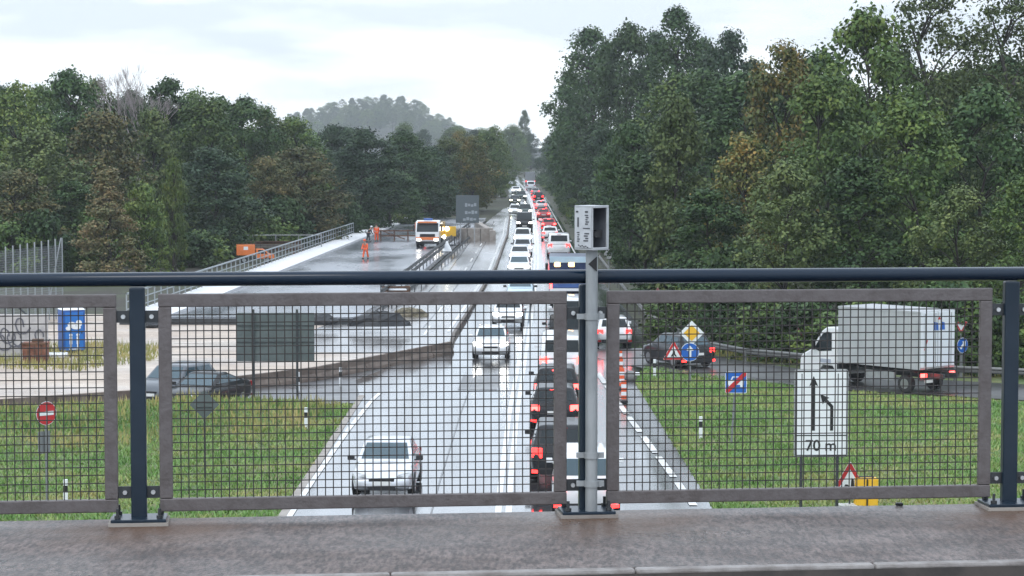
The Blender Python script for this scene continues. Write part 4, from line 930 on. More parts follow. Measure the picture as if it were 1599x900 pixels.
# ------------------------------------------------------------------ barriers, guardrails, railings, fences
def top_pts(px, z): return [at(a, b, z) for a, b in px]
BT = top_pts([(-160, 640), (0, 623), (205, 609), (370, 587), (490, 573), (603, 552), (703, 533)], .62)
bar = thing('concrete_barrier', 'low brown concrete barrier curving between the exit road and the sandy yard', 'barrier', tuple(BT[3].xy) + (0,))
pts = []
for a, b in zip(BT[:-1], BT[1:]):
    n = max(1, round((b - a).length / 2.0))
    for i in range(n): pts.append(a.lerp(b, i / n))
pts.append(BT[-1]); c0 = BT[3]
for a, b in zip(pts[:-1], pts[1:]):
    d = (b - a); L = d.length; d.normalize(); nrm = Vector((-d.y, d.x, 0)); a2 = a + d * .02; rings = []
    for q in (a2, b - d * .02):
        rings.append([tuple(Vector((q.x, q.y, 0)) + nrm * s * x - Vector((c0.x, c0.y, 0)) + Vector((0, 0, z))) for s, x, z in ((-1, .22, .05), (-1, .20, .18), (-1, .10, .35), (-1, .085, .62), (1, .085, .62), (1, .10, .35), (1, .20, .18), (1, .22, .05))])
    mb = MB(); mb.loft(rings); mb.build('barrier_block', M_barr, bar, bevel=.01)

def guardrail(name, label, P, z=.62, m=M_galv, two=False, base=0, post_step=4, beamh=.28):
    o = thing(name, label, 'guardrail', (P[0][0], P[0][1], base)); o0 = Vector((P[0][0], P[0][1], 0))
    V3 = [Vector((p[0], p[1], 0)) - o0 for p in P]
    prof = [(0, -.5), (.04, -.3), (.04, -.12), (-.01, 0), (.04, .12), (.04, .3), (0, .5), (-.015, .5), (-.015, -.5)]
    for zz in ([z] if not two else [z, z + .38]):
        rings = []
        for i, v in enumerate(V3):
            d = (V3[min(i + 1, len(V3) - 1)] - V3[max(0, i - 1)]).normalized(); nr = Vector((d.y, -d.x, 0))
            rings.append([tuple(v + nr * a + Vector((0, 0, zz + b * beamh))) for a, b in prof])
        mb = MB(); mb.loft(rings); mb.build('beam', m, o, smooth=False)
    acc = 0
    for a, b in zip(V3[:-1], V3[1:]):
        L = (b - a).length; n = max(1, int(L / post_step))
        for i in range(n):
            q = a.lerp(b, i / n); mb = MB(); mb.box((q.x, q.y, (z + .1 + (.38 if two else 0)) / 2), (.07, .1, z + .1 + (.38 if two else 0))); mb.build('post', m, o)
    return o
guardrail('guardrail', 'grey steel guardrail sweeping round the outside of the ramp', [(7.4, 240), (7.3, 185), (7.35, 148), (7.5, 126), (8.9, 109), (10.6, 104.3), (13.4, 101.2), (18.5, 96.0), (26, 92.6), (40, 88.5)], .62, mat('dull_guardrail', (.17, .175, .17), .55, .4))
gl = guardrail('guardrail', 'double black steel guardrail along the right edge of the new deck', [(dr(y) - .15, y) for y in (142, 160, 185, 210, 235, 257)], .5, M_dsteel, True, .42, 4)
guardrail('guardrail', 'single dark guardrail just outside the double one by the old carriageway', [(float(np.interp(y, [128, 160, 257], [-7.8, -6.3, -3.8])), y) for y in (134, 160, 200, 257)], .45, M_dsteel, False, .05, 5)
# dark separator between old carriageway and live lane
mb = MB(); rings = []
for y in (110.5, 118, 128, 140, 152, 165, 183, 215, 250, 313, 360):
    x = lex(y) - .02; rings.append([(x - .12, y, .05), (x - .08, y, .30), (x + .08, y, .30), (x + .12, y, .05)])
mb.loft(rings); tag(mb.build('lane_separator', mat('separator', (.11, .09, .075), .6)), 'low dark kerb-like separator between the closed carriageway and the oncoming lane', 'separator')

# light railing on the left edge of the new deck
dr_o = thing('deck_railing', 'light grey post-and-rail parapet along the left edge of the new bridge', 'railing', (dl(128), 128, .56))
def dlp(y): return Vector((dl(y) + .15 - dl(128), y - 128, 0))
dya = list(np.arange(128, 246, 2.0))
M_lrail = mat('light_rail', (.30, .33, .345), .5, .3)
mb = MB()
for a, b in zip(dya[:-1], dya[1:]):
    mb.tube(dlp(a) + Vector((0, 0, 1.12)), dlp(b) + Vector((0, 0, 1.12)), .055, n=6, caps=False)
mb.build('handrail', M_lrail, dr_o)
for hz in (.25, .68):
    mb = MB()
    for a, b in zip(dya[:-1], dya[1:]): mb.tube(dlp(a) + Vector((0, 0, hz)), dlp(b) + Vector((0, 0, hz)), .035, n=5, caps=False)
    mb.build('rail', M_lrail, dr_o)
for y in dya: mb = MB(); q = dlp(y); mb.box((q.x, q.y, .55), (.07, .07, 1.1)); mb.build('post', M_lrail, dr_o)
# steel beams lying behind, timber guard, concrete blocks
sb = thing('beam_stack', 'stack of long rusty steel beams beside the orange works truck', 'beams', (-22.0, 210, 0), R(2))
for k in range(3):
    z_ = 1.05 - k * .30; mb = MB(); mb.box((k * .1, 0, z_ + .11), (5.6, .4, .04)); mb.box((k * .1, 0, z_ - .11), (5.6, .4, .04)); mb.box((k * .1, 0, z_), (5.6, .06, .18)); mb.build('beam', M_wood if k != 1 else M_conc, sb)
mb = MB()
for x in (-2.2, 0, 2.2): mb.box((x, .02, .16), (.3, .8, .32))
mb.build('support', M_wood, sb)
fz = thing('site_fence', 'thin grey mesh site fence behind the steel beams', 'fence', tuple(at(420, 405).xy) + (0,), R(3))
for k in range(5):
    mb = MB(); x = -4.2 + k * 2.1; mb.tube((x, 12, 0), (x, 12, 1.7), .05, n=6); mb.build('post', M_galv, fz)
mb = MB(); mb.tube((-4.2, 12, 1.65), (4.2, 12, 1.65), .03, n=5); mb.tube((-4.2, 12, .9), (4.2, 12, .9), .02, n=5); mb.build('rail', M_galv, fz)
tg = thing('timber_guard', 'brown timber edge guard at the far end of the new deck', 'barrier', tuple(at(626, 376, .4).xy) + (.42,), R(4))
for k in range(4): mb = MB(); mb.box((-2.0 + k * 1.35, 0, .55), (.14, .14, 1.1)); mb.build('post', M_wood, tg)
for z_ in (.5, 1.0): mb = MB(); mb.box((0, -.09, z_), (4.3, .06, .14)); mb.build('plank', M_wood, tg)
mb = MB(); mb.box((-.8, -.14, .6), (2.6, .05, .10), ry=.35); mb.build('brace', M_wood, tg)
cw = thing('concrete_blocks', 'row of beige concrete blocks below the grey direction board', 'barrier', tuple(at(735, 378).xy) + (0,), R(4))
for k in range(4): mb = MB(); mb.box((-2.4 + k * 1.35, .15 * k, .72), (1.30, .7, 1.44)); mb.build('block', M_conc, cw, bevel=.04)
mb = MB(); mb.box((2.2, 14, .6), (.6, 30, 1.2)); mb.build('long_wall', M_conc, cw, bevel=.04)

# tall net fence, left edge
NF = [atY(-90, 400, 118), atY(97, 400, 132)]
nf = thing('net_fence', 'tall see-through net fence with light posts and a leaning brace', 'fence', (NF[1].x, NF[1].y, 0))
dv = Vector((NF[0].x - NF[1].x, NF[0].y - NF[1].y, 0)); n = 17
ztop = 4.65
for k in range(n):
    q = dv * (k / (n - 1)); mb = MB(); mb.tube(q, q + Vector((0, 0, ztop - .025 * k)), .045, n=6); mb.build('post', M_lrail, nf)
mb = MB(); mb.tube(Vector((-.9, -.3, 0)), Vector((-.05, -.05, ztop)), .04, n=6); mb.build('brace', M_lrail, nf)
mb = MB()
for z_ in np.arange(.2, ztop - .4, .13): mb.tube(Vector((0, .06, z_)), dv + Vector((0, .06, z_)), .009, n=4, caps=False)
for k in range(130): q = dv * (k / 129) + Vector((0, .06, 0)); mb.tube(q, q + Vector((0, 0, ztop - .45)), .007, n=4, caps=False)
mb.build('net', mat('net_grey', (.20, .22, .24), .6), nf)

# graffiti wall, crate, toilet
q = at(30, 562); gw = thing('graffiti_wall', 'pale wall covered with dark scribbled graffiti at the left edge', 'wall', (q.x, q.y, 0), R(4))
mb = MB(); mb.box((-3.0, .2, 1.05), (8.6, .3, 2.1)); mb.build('wall', mat('pale_wall', (.50, .48, .47), .7, noise=(2, (.40, .38, .38), .4, .6)), gw)
mb = MB(); rs = random.Random(3)
for k in range(16):
    x0 = -2.2 + rs.uniform(-4, 3.2); z_ = rs.uniform(.45, 1.6); pr = None
    for i in range(9):
        a = i * .75 + rs.uniform(-.2, .2); x = x0 + .28 * math.cos(a) + i * .04; z2 = z_ + .36 * math.sin(a)
        if pr: 
            dx, dz = x - pr[0], z2 - pr[1]; l = math.hypot(dx, dz); nx, nz = -dz / l * .035, dx / l * .035; yy = .045 - .0004 * (k * 9 + i)
            mb.poly([(pr[0] - nx, yy, pr[1] - nz), (x - nx, yy, z2 - nz), (x + nx, yy, z2 + nz), (pr[0] + nx, yy, pr[1] + nz)])
        pr = (x, z2)
mb.build('graffiti', mat('graffiti_grey', (.12, .12, .14), .6), gw, fixn=False)
q = at(59, 567); cr = thing('rusty_skip', 'rusty brown metal box beside the blue portable toilet', 'box', (q.x, q.y - .4, .05), R(5))
mb = MB(); mb.loft([[(-.52, -.4, 0), (.52, -.4, 0), (.52, .4, 0), (-.52, .4, 0)], [(-.58, -.45, .95), (.58, -.45, .95), (.58, .45, .95), (-.58, .45, .95)]]); mb.build('body', mat('rust', (.24, .10, .06), .8, noise=(3, (.15, .06, .04), .4, .6)), cr, bevel=.02)
mb = MB()
for x in (-.3, 0, .3): mb.box((x, -.43, .48), (.06, .05, .9))
mb.box((0, -.47, .92), (1.2, .06, .08)); mb.build('rib', M_wood, cr)
mb = MB(); mb.box((.1, 0, 1.03), (.5, .4, .14)); mb.build('lid', M_wood, cr)
q = at(109, 553); tl = thing('portable_toilet', 'blue portable toilet cabin with white emblems standing at the edge of the yard', 'toilet', (q.x, q.y + .5, .05), R(24))
M_tblue = mat('toilet_blue', (.02, .16, .50), .4); M_tblue2 = mat('toilet_dark_blue', (.015, .09, .33), .4)
mb = MB(); mb.box((0, 0, 1.08), (1.08, 1.08, 1.96)); mb.build('cabin', M_tblue2, tl, bevel=.05)
mb = MB(); mb.loft([[(-.56, -.56, 2.06), (.56, -.56, 2.06), (.56, .56, 2.06), (-.56, .56, 2.06)], [(-.4, -.4, 2.2), (.4, -.4, 2.2), (.4, .4, 2.2), (-.4, .4, 2.2)]]); mb.build('roof', M_swhite, tl, bevel=.02)
mb = MB(); mb.box((0, -.555, 1.05), (.88, .03, 1.8)); dd = mb.build('door', M_tblue, tl, bevel=.01)
mb = MB(); mb.box((.36, -.58, 1.0), (.05, .03, .14)); mb.build('handle', M_black, dd)
mb = MB(); mb.box((0, 0, .05), (1.14, 1.14, .1)); mb.build('skid', M_black, tl)
mb = MB()
def blob(x, z, a, b_, y=-.574): mb.prism([(x + a * math.cos(R(t_)), y, z + b_ * math.sin(R(t_))) for t_ in range(0, 360, 30)], (0, -.004, 0))
blob(-.12, 1.36, .20, .15); blob(.22, 1.42, .16, .17, -.5785); blob(-.28, 1.20, .14, .10, -.5825); blob(.10, 1.22, .22, .08, -.5865)
for x in (-.17, .17):
    mb.box((x, -.577, .62), (.13, .005, .36)); mb.box((x, -.577, .36), (.09, .005, .16)); blob(x, .88, .085, .07)
mb.box((0, -.577, .20), (.5, .005, .04)); mb.build('logo', M_swhite, dd)
q = at(100, 556); wb = tag(MB().box((0, 0, .12), (1.6, .8, .2), rz=.1).build('white_slab', M_swhite, bevel=.05, loc=(q.x - .4, q.y - 1.3, .05)), 'white slab lying in the weeds in front of the blue toilet', 'slab')
q0 = at(50, 486, 2.3); lp = tag(MB().tube((0, 0, 0), (1.35, -.2, -1.15), .05).build('leaning_pole', M_dsteel, loc=(at(88, 553).x - 1.9, at(88, 553).y + .6, 2.2)), 'dark slanting pole leaning against the blue toilet', 'pole')

# debris on the deck end
def mound(label, px, py, w_, h_, m, z=.43, dpt=1.2, cat='heap'):
    q = at(px, py, z); rs = np.random.RandomState(int(px)); mb = MB(); rings = []
    for k in range(6):
        t_ = k / 5; rr = math.cos(t_ * 1.5); rings.append([(w_ / 2 * rr * math.cos(a * .524) * rs.uniform(.8, 1.15), dpt / 2 * rr * math.sin(a * .524) * rs.uniform(.8, 1.15), h_ * math.sin(t_ * 1.57) * rs.uniform(.85, 1.1)) for a in range(12)])
    mb.loft(rings); return tag(mb.build('tarpaulin_heap', m, loc=(q.x, q.y + dpt / 2, z), smooth=False), label, cat)
mound('black tarpaulin heap right of the big grey sign back', 502, 508, 2.0, .55, M_tarp)
mound('larger dark tangled tarpaulin heap near the end of the new deck', 590, 510, 3.2, .75, M_tarp)
mound('brownish rubble heap beside the dark tarpaulin heap', 640, 495, 2.2, .5, mat('rubble', (.2, .17, .12), .9, noise=(4, (.1, .09, .06), .4, .6)), .06)
mound('small dark heap at the left end of the deck edge', 232, 512, 1.6, .45, M_tarp, .06)
q = at(618, 461, .42); pl = thing('open_crate', 'dark brown open crate with white bags inside on the new deck', 'crate', (q.x, q.y + .4, .43), R(5))
mb = MB()
for z_ in (.04, .26, .48): mb.box((0, -.45, z_), (1.7, .04, .1)); mb.box((0, .45, z_), (1.7, .04, .1))
for s in (-1, 1): mb.box((s * .85, 0, .28), (.08, .94, .56))
mb.build('frame', M_wood, pl)
mb = MB(); mb.box((.1, -.1, .2), (1.2, .66, .36)); mb.build('white_bag', M_swhite, pl, bevel=.1, seg=3)

# ------------------------------------------------------------------ signs
def disc(mb, r, y, n=28, cx_=0, cz=0, rx=1): mb.prism([(cx_ + r * rx * math.cos(2 * math.pi * i / n), y, cz + r * math.sin(2 * math.pi * i / n)) for i in range(n)], (0, -.004, 0))
def rect(mb, x0, x1, z0, z1, y): mb.prism([(x0, y, z0), (x1, y, z0), (x1, y, z1), (x0, y, z1)], (0, -.004, 0))
def pgon(mb, pts, y): mb.prism([(a, y, b_) for a, b_ in pts], (0, -.004, 0))
def rrect(w_, h_, r, n=4):
    o = []
    for cx_, cz, a0 in ((w_ / 2 - r, h_ / 2 - r, 0), (-w_ / 2 + r, h_ / 2 - r, 90), (-w_ / 2 + r, -h_ / 2 + r, 180), (w_ / 2 - r, -h_ / 2 + r, 270)):
        for k in range(n + 1): a = R(a0 + 90 * k / n); o.append((cx_ + r * math.cos(a), cz + r * math.sin(a)))
    return o
def rtri(s, r=.05, inv=False):
    h_ = s * .866; V = [(0, h_ * 2 / 3), (-s / 2, -h_ / 3), (s / 2, -h_ / 3)]; o = []
    for i, (x, z) in enumerate(V):
        p_, n_ = V[i - 1], V[(i + 1) % 3]
        for q in (p_, n_):
            d = math.hypot(q[0] - x, q[1] - z); o.append((x + (q[0] - x) / d * r, z + (q[1] - z) / d * r))
    return [(x, -z) for x, z in o] if inv else o
def post_of(o, h_, m=M_signgrey, r=.035, x=0): mb = MB(); mb.tube((x, .05, -.05), (x, .05, h_), r, n=10); return mb.build('post', m, o)
def gloc(px, py, z=.02): p = at(px, py, z); return (p.x, p.y, z)

# lane-merge sign "70 m"
mb_o = thing('lane_merge_sign', 'large white sign with a straight and a bending arrow above the words 70 m', 'sign', gloc(1281, 797), R(2))
SW, SH = 1.44, 2.36; zc = (797 - 577) / 57.4 * 1.0 - SH / 2 + .02
mb = MB(); pgon(mb, rrect(SW + .05, SH + .05, .09), .02); mb.m = 1; pgon(mb, rrect(SW, SH, .07), .013); mb.m = 2
def seg(x0, z0_, x1, z1_, w_, y=.006):
    d = Vector((x1 - x0, 0, z1_ - z0_)).normalized(); nx, nz = -d.z * w_ / 2, d.x * w_ / 2
    pgon(mb, [(x0 - nx, z0_ - nz), (x1 - nx, z1_ - nz), (x1 + nx, z1_ + nz), (x0 + nx, z0_ + nz)], y)
for a, b_, c_, d_ in ((-.70, .70, -1.165, -1.140), (-.70, .70, 1.140, 1.165), (-.70, .70, -.625, -.595)): rect(mb, a, b_, c_, d_, .006)
rect(mb, -.715, -.690, -1.14, 1.14, .0015); rect(mb, .690, .715, -1.14, 1.14, .0015)
seg(-.21, -.48, -.21, .82, .085); pgon(mb, [(-.21, 1.02), (-.33, .74), (-.21, .80), (-.09, .74)], .0015)
seg(.29, -.48, .29, .20, .085); seg(.29, .18, .12, .36, .085, .0015); pgon(mb, [(-.03, .52), (.04, .24), (.11, .36), (.22, .42)], -.003)
plate = mb.build('sign_plate', [M_galv, M_swhite, M_sblack], mb_o, loc=(0, 0, zc))
cu = bpy.data.curves.new('lettering', 'FONT'); cu.body = '70 m'; cu.size = .42; cu.align_x = 'CENTER'; cu.align_y = 'CENTER'; cu.extrude = .002; cu.offset = .006
to = bpy.data.objects.new('lettering', cu); col.objects.link(to)
dg = bpy.context.evaluated_depsgraph_get(); tm = bpy.data.meshes.new_from_object(to.evaluated_get(dg)); bpy.data.objects.remove(to)
tm.materials.clear(); tm.materials.append(M_sblack); to = bpy.data.objects.new('lettering', tm); col.objects.link(to); to.parent = plate; to.location = (0, .004, -.90); to.rotation_euler = (R(90), 0, 0)
for x in (-.53, .46): post_of(mb_o, zc + SH / 2 - .1, M_dsteel, .045, x)

# roadworks triangle on the ground with yellow lamp boxes
ts_ = thing('roadworks_triangle', 'red-bordered warning triangle standing low beside the yellow box under the lane sign', 'sign', gloc(1327, 792), R(4))
mb = MB(); pgon(mb, rtri(1.0), .02); mb.m = 1; pgon(mb, rtri(.96, .05), .0135); mb.m = 0; pgon(mb, rtri(.60, .03), .007); mb.m = 2
pgon(mb, [(.02, -.16), (.12, -.16), (.10, .06), (.04, .10)], .0005); pgon(mb, [(-.18, -.17), (-.02, -.17), (-.06, -.09), (-.13, -.08)], .0005); mb.build('sign_plate', [M_swhite, M_sred, M_sblack], ts_, loc=(0, 0, .72))
post_of(ts_, .9, M_dsteel, .025); mb = MB(); mb.box((0, 0, .05), (.62, .42, .08)); mb.build('base', mat('base_pale', (.5, .5, .48), .6), ts_, bevel=.02)
yb = thing('battery_box', 'yellow two-lidded battery box next to the warning triangle', 'box', gloc(1352, 792), R(3))
for s in (-1, 1): mb = MB(); mb.box((s * .16, 0, .42), (.30, .36, .80)); mb.build('case', M_syel, yb, bevel=.03)
mb = MB(); mb.box((0, -.05, .42), (.03, .3, .76)); mb.build('divider', M_black, yb); mb = MB(); mb.tube((-.2, 0, .85), (.2, 0, .85), .02); mb.box((-.2, 0, .83), (.03, .05, .06)); mb.box((.2, 0, .83), (.03, .05, .06)); mb.build('carry_handle', M_dsteel, yb)

# end of motor road
e_ = thing('motor_road_end_sign', 'blue square sign with a white car crossed by a red bar on the right verge', 'sign', gloc(1143, 693), R(-4))
mb = MB(); pgon(mb, rrect(.72, .72, .05), .02); mb.m = 1; pgon(mb, rrect(.68, .68, .04), .0135); mb.m = 0
pgon(mb, [(-.26, -.08), (.26, -.08), (.27, .04), (.18, .08), (.12, .20), (-.12, .20), (-.18, .08), (-.27, .04)], .007); rect(mb, -.24, -.14, -.15, -.08, .007); rect(mb, .14, .24, -.15, -.08, .007)
mb.m = 1; pgon(mb, [(-.13, .08), (.13, .08), (.09, .17), (-.09, .17)], .0005); mb.m = 2; pgon(mb, [(-.34, -.34), (-.24, -.34), (.34, .24), (.34, .34), (.24, .34), (-.34, -.24)], -.0035)
mb.build('sign_plate', [M_swhite, M_sblue, M_sred], e_, loc=(.12, 0, 2.06)); mb = MB(); mb.tube((-.02, .05, 0), (.12, .05, 2.3), .035, n=10); mb.build('post', M_signgrey, e_)

# priority diamond + blue arrow
pr_ = thing('priority_sign', 'yellow and white diamond sign above a blue arrow disc on one post by the ramp', 'sign', gloc(1078, 597), R(1))
mb = MB(); D = .52; pgon(mb, [(0, D), (-D, 0), (0, -D), (D, 0)], .02); mb.m = 1; d2 = .25; pgon(mb, [(0, d2 * 1.35), (-d2 * 1.35, 0), (0, -d2 * 1.35), (d2 * 1.35, 0)], .007); mb.build('sign_plate', [M_swhite, M_syel], pr_, loc=(.05, 0, 2.08))
mb = MB(); disc(mb, .39, .02); mb.m = 1; disc(mb, .37, .0135); mb.m = 0; rect(mb, -.055, .055, -.24, .10, .007); pgon(mb, [(0, .27), (-.17, .08), (-.10, .05), (.10, .05), (.17, .08)], .0005); mb.build('arrow_disc', [M_swhite, M_sblue], pr_, loc=(-.02, -.002, 1.28))
post_of(pr_, 2.3)
def warn(label, px, py, s, hz, rz=0, faded=False, inv=False, sym=True):
    o = thing('warning_sign' if not inv else 'yield_sign', label, 'sign', gloc(px, py), rz)
    red = M_sred if not faded else mat('sign_red_faded', (.30, .10, .10), .5); wh = M_swhite if not faded else mat('sign_white_faded', (.40, .38, .38), .5)
    mb = MB(); pgon(mb, rtri(s, .05, inv), .02); mb.m = 1; pgon(mb, rtri(s * .97, .05, inv), .0135); mb.m = 0; pgon(mb, rtri(s * .62, .03, inv), .007); mb.m = 2
    if sym: pgon(mb, [(-.03 * s, .12 * s), (.04 * s, .12 * s), (.06 * s, -.02 * s), (.14 * s, -.14 * s), (.06 * s, -.14 * s), (0, -.04 * s), (-.06 * s, -.14 * s), (-.14 * s, -.14 * s), (-.06 * s, 0)], .0005)
    mb.build('sign_plate', [wh, red, M_sblack], o, loc=(0, 0, hz)); post_of(o, hz + s * .3); return o
warn('red warning triangle with a digging figure left of the blue arrow disc', 1052, 596, .95, 1.2, R(2))
warn('faded warning triangle in front of the dark wood left of the box truck', 1246, 566, .78, 1.05 + .15, R(5), True)
warn('tiny warning triangle peeping over the panel frame beside the middle post', 1027, 492, .9, 1.15, 0, True)
w2 = warn('small upside-down yield triangle behind the box truck', 1500, 588, .62, 2.2, R(10), inv=True, sym=False)
bs = thing('blue_disc_sign', 'small blue disc sign with a white arrow low behind the box truck', 'sign', gloc(1503, 589), R(35))
mb = MB(); disc(mb, .33, .02); mb.m = 1; disc(mb, .31, .0135); mb.m = 0; pgon(mb, [(-.18, -.10), (-.10, -.18), (.10, .02), (.16, -.04), (.18, .18), (-.04, .16), (.02, .10)], .007); mb.build('sign_plate', [M_swhite, M_sblue], bs, loc=(0, 0, 1.38)); post_of(bs, 1.6)
rs_ = thing('round_sign', 'small pale round sign half lost in the dark trees right of the sensor pole', 'sign', gloc(951, 452), R(4))
mb = MB(); disc(mb, .33, .02); mb.m = 1; rect(mb, -.2, .2, -.03, .06, .0135); mb.build('sign_plate', [mat('sign_pale', (.42, .43, .43), .5), M_signgrey], rs_, loc=(0, 0, 2.45)); post_of(rs_, 2.7)

# no-entry sign with grey plate back
ne = thing('no_entry_sign', 'red round no-entry sign with a white bar on the left verge', 'sign', gloc(75, 789), R(45))
mb = MB(); disc(mb, .33, .03, 36); mb.m = 1; disc(mb, .315, .0235, 36); mb.m = 0; rect(mb, -.23, .23, -.055, .055, .017); mb.build('sign_plate', [M_swhite, M_sred], ne, loc=(0, 0, 2.56))
mb = MB(); mb.tube((0, .045, 2.56), (0, .036, 2.56), .335, n=30); mb.build('sign_back', M_sblack, ne)
mb = MB(); pgon(mb, rrect(.40, .62, .03), .11); mb.build('grey_plate', M_signgrey, ne, loc=(-.03, 0, 1.75)); post_of(ne, 2.8, M_signgrey, .035)
# diamond back
db = thing('diamond_sign_back', 'dark grey back of a diamond-shaped sign on the left verge', 'sign', gloc(320, 747), R(2))
mb = MB(); D = .44; pgon(mb, [(0, D), (-D, 0), (0, -D), (D, 0)], .02); mb.build('sign_plate', M_signback, db, loc=(0, 0, 2.22)); post_of(db, 2.5, M_dsteel, .03)
mb = MB(); mb.box((0, -.0, 2.30), (.5, .02, .03)); mb.box((0, 0, 2.14), (.5, .02, .03)); mb.build('stiffener', M_dsteel, db)
# big direction sign back
ds = thing('direction_sign_back', 'large dark grey-green back of a direction sign on two posts by the exit road', 'sign', gloc(431, 624), R(1))
mb = MB(); z_ = 2.46; mb.box((0, .03, z_), (3.02, .04, 1.90)); mb.build('panel', M_signback, ds, bevel=.01)
mb = MB(); mb.box((0, -.005, z_ - .2), (3.0, .03, .05)); mb.box((0, -.005, z_ + .45), (3.0, .03, .04)); mb.build('cross_rail', M_dsteel, ds)
for x in (-.86, .84): mb = MB(); mb.box((x, -.03, 1.75), (.09, .06, 3.6)); mb.build('post', M_dsteel, ds)
# grey direction board at the old carriageway
gb = thing('direction_board', 'grey overhead direction board with pale lettering patches at the old carriageway', 'sign', tuple(at(730, 382).xy) + (0,), R(1))
mb = MB(); mb.box((0, 0, 3.55), (2.3, .06, 2.75)); mb.build('panel', mat('board_grey', (.085, .105, .115), .5), gb, bevel=.02)
mb = MB()
for k, (z_, w_) in enumerate(((3.95, 1.25), (3.22, 1.35), (2.55, 1.45))):
    for j in range(4): rect(mb, -.25 + j * w_ / 4.2 - .2 * (k == 2), -.25 + (j + .82) * w_ / 4.2 - .2 * (k == 2), z_ - .16 + .05 * (j % 2), z_ + .20 - .06 * ((j + k) % 3), -.035)
mb.build('lettering_patch', mat('board_pale', (.27, .30, .33), .5), gb)
for x in (-.7, .7): mb = MB(); mb.box((x, .08, 2.4), (.12, .08, 4.9)); mb.build('post', M_galv, gb)

# delineator posts
DEL = None
def delineator(label, px, py, h_=.74, rz=0):
    o = thing('delineator_post', label, 'delineator', gloc(px, py), rz, 'white roadside delineator posts')
    for a, b_, m_, nm in ((-.03, h_ * .52, M_swhite, 'post'), (h_ * .52, h_ * .78, M_sblack, 'black_band'), (h_ * .78, h_, M_swhite, 'cap')):
        mb = MB(); mb.loft([[(-.06, -.05, a), (.06, -.05, a), (.045, .06, a), (-.045, .06, a)], [(-.06, -.05, b_), (.06, -.05, b_), (.045, .06, b_), (-.045, .06, b_)]]); mb.build(nm, m_, o)
delineator('white delineator post with a black band on the right verge beside the slip lane', 1094, 684)
delineator('white delineator post on the left grass, right of the diamond sign back', 478, 669)
delineator('delineator post low in the grass beside the no-entry sign', 103, 790)
delineator('delineator post where the exit road leaves, at the tip of the left grass', 532, 604, .8)
delineator('delineator post just under the right leg of the big sign back', 466, 612, .8)
delineator('thin white marker post at the tip of the right grass', 1022, 588, .75)
# beacons
for i, (x, y, lb) in enumerate(((974, 628, 'nearest red and white beacon on the slip lane'), (971, 607, 'second red and white beacon on the slip lane'), (969, 590, 'third red and white beacon on the slip lane'), (968, 576, 'farthest red and white beacon, right behind the panel frame'))):
    o = thing('guide_beacon', lb, 'beacon', gloc(x, y, .07), R(3), 'red and white beacons along the slip lane')
    mb = MB(); n = 5
    for k in range(n):
        mb.m = k % 2; mb.box((0, 0, .12 + (k + .5) * .145), (.20, .03, .145))
    mb.build('panel', [mat('beacon_orange', (.80, .13, .05), .4), M_swhite], o); mb = MB(); mb.box((0, 0, .05), (.28, .55, .09)); mb.build('foot', M_black, o, bevel=.02)
q = at(984, 597); sg = thing('sand_bag', 'grey sandbag with a white tip lying beside the red and white beacons', 'sandbag', (q.x, q.y, .07))
mb = MB(); mb.loft([[(.30 * math.cos(a * .7854) * k1, .2 * math.sin(a * .7854) * k1, z_) for a in range(8)] for k1, z_ in ((.7, 0), (1, .12), (.85, .3), (.4, .42))]); mb.build('bag', mat('bag_grey', (.2, .2, .2), .7), sg, smooth=True)
mb = MB(); mb.box((.3, -.1, .30), (.2, .16, .14)); mb.build('tip', M_swhite, sg, bevel=.04)

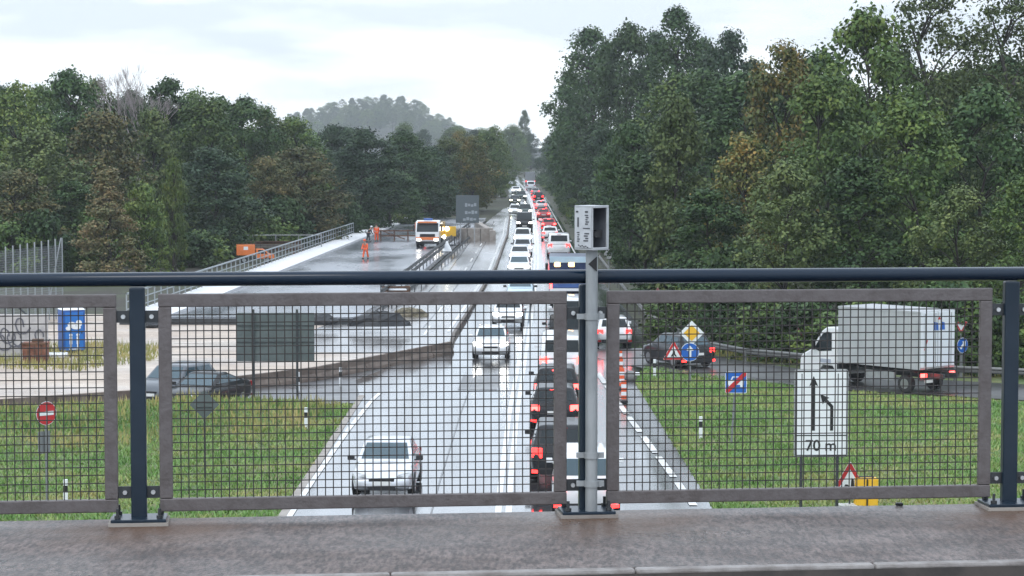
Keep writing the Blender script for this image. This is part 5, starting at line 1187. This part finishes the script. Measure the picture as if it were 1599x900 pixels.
# ------------------------------------------------------------------ people
def person(label, pos, rz, h_=1.75, vest=M_orange, legs=M_orange, helmet=None, bend=0.0, stride=.16):
    o = thing('person', label, 'person', pos, rz); k = h_ / 1.75
    def skinned(nm, pts, edges, radii, m_, root=0):
        me = bpy.data.meshes.new(nm); me.from_pydata([tuple(Vector(p) * k) for p in pts], edges, []); me.materials.append(m_)
        ob = bpy.data.objects.new(nm, me); col.objects.link(ob); ob.parent = o
        ob.modifiers.new('skin', 'SKIN'); sk = me.skin_vertices[0].data
        for i, r_ in enumerate(radii): sk[i].radius = (r_[0] * k, r_[1] * k) if isinstance(r_, tuple) else (r_ * k, r_ * k); sk[i].use_root = (i == root)
        ss = ob.modifiers.new('sub', 'SUBSURF'); ss.levels = 1; ss.render_levels = 2
        for p_ in me.polygons: p_.use_smooth = True
        return ob
    b_ = bend; sh = Vector((0, .42 * b_, 1.42 - .18 * b_)); ch = Vector((0, .20 * b_, 1.20 - .06 * b_)); hd = sh + Vector((0, .10 + .12 * b_, .22 - .04 * b_))
    P = [(0, 0, .95), ch, sh, hd - Vector((0, .02, .08)), hd + Vector((0, 0, .07)),
         (.10, 0, .90), (.11 + stride * .2, stride * .5, .50), (.12 + stride * .2, stride, .09), (.12 + stride * .2, stride + .16, .04),
         (-.10, 0, .90), (-.11 - stride * .2, -stride * .3, .50), (-.12 - stride * .2, -stride, .09), (-.12 - stride * .2, -stride + .16, .04),
         sh + Vector((.19, 0, -.03)), sh + Vector((.25, .06, -.31)), sh + Vector((.22, .24, -.50)), sh + Vector((.21, .31, -.56)),
         sh + Vector((-.19, 0, -.03)), sh + Vector((-.25, .06, -.31)), sh + Vector((-.22, .22, -.52)), sh + Vector((-.21, .29, -.58))]
    E = [(0, 1), (1, 2), (2, 3), (3, 4), (0, 5), (5, 6), (6, 7), (7, 8), (0, 9), (9, 10), (10, 11), (11, 12), (2, 13), (13, 14), (14, 15), (15, 16), (2, 17), (17, 18), (18, 19), (19, 20)]
    Rr = [(.15, .11), (.16, .12), (.15, .10), .055, (.085, .105), .09, .065, .05, .045, .09, .065, .05, .045, .06, .045, .035, .035, .06, .045, .035, .035]
    skinned('body', P, E, Rr, M_skin)
    skinned('jacket', [P[0], P[1], P[2], P[13], P[14], P[15], P[17], P[18], P[19]], [(0, 1), (1, 2), (2, 3), (3, 4), (4, 5), (2, 6), (6, 7), (7, 8)], [(.18, .14), (.19, .15), (.17, .13), .085, .07, .06, .085, .07, .06], vest)
    skinned('trousers', [P[0], P[5], P[6], (P[7][0], P[7][1], .14), P[9], P[10], (P[11][0], P[11][1], .14)], [(0, 1), (1, 2), (2, 3), (0, 4), (4, 5), (5, 6)], [(.17, .13), .115, .09, .08, .115, .09, .08], legs)
    for i in (7, 11):
        mb = MB(); mb.box((P[i][0] * k, (P[i][1] + .06) * k, .05 * k), (.11 * k, .28 * k, .10 * k)); mb.build('boot', M_black, o, bevel=.03)
    mb = MB(); rings = [[(.125 * c_ * math.cos(a * .5236) * k + hd.x * k, .145 * c_ * math.sin(a * .5236) * k + hd.y * k, (hd.z + z_) * k) for a in range(12)] for c_, z_ in ((1.05, .06), (1, .12), (.8, .18), (.3, .22))]
    mb.loft(rings); mb.build('helmet' if helmet else 'hair', helmet or mat('hair', (.04, .03, .02), .7), o, smooth=True)
    return o
def ppos(px, py, z=.42): p = at(px, py, z); return (p.x, p.y, z)
person('road worker in orange jacket and trousers standing mid-deck with legs apart', ppos(571, 404), R(160), 1.62, helmet=M_orange, bend=.25, stride=.2)
person('road worker in orange standing with back to us near the timber guard', ppos(588, 377), R(10), 1.72, helmet=None, bend=.1, stride=.1)
person('worker in dark clothes with a white helmet bending left of the orange one', ppos(575, 377.5), R(-60), 1.6, mat('dark_cloth', (.03, .032, .04), .8), mat('dark_cloth', (.03, .032, .04), .8), helmet=M_swhite, bend=.55, stride=.12)

# small black stone on the walkway edge
tag(MB().box((0, 0, .008), (.035, .03, .014)).build('stone', M_black, bevel=.004, loc=rp(1.53, .09, 0)), 'small black lump on the walkway edge under the right panel', 'stone')

# ------------------------------------------------------------------ air
HB = (-420, 320, -12, 2450, -1.0, 62)
mb = MB(); mb.box(((HB[0] + HB[1]) / 2, (HB[2] + HB[3]) / 2, (HB[4] + HB[5]) / 2), (HB[1] - HB[0], HB[3] - HB[2], HB[5] - HB[4]))
if HAZE_DENSITY > 0:
    m = bpy.data.materials.new('haze'); m.use_nodes = True; t = m.node_tree; t.nodes.clear()
    o_ = t.nodes.new('ShaderNodeOutputMaterial'); v = t.nodes.new('ShaderNodeVolumePrincipled'); v.inputs['Color'].default_value = (.84, .89, .94, 1); v.inputs['Density'].default_value = HAZE_DENSITY; v.inputs['Anisotropy'].default_value = 0
    t.links.new(v.outputs[0], o_.inputs['Volume'])
    hz_ = mb.build('haze', m); hz_['kind'] = 'stuff'; tag(hz_, 'thin damp air that pales the far trees', 'haze')
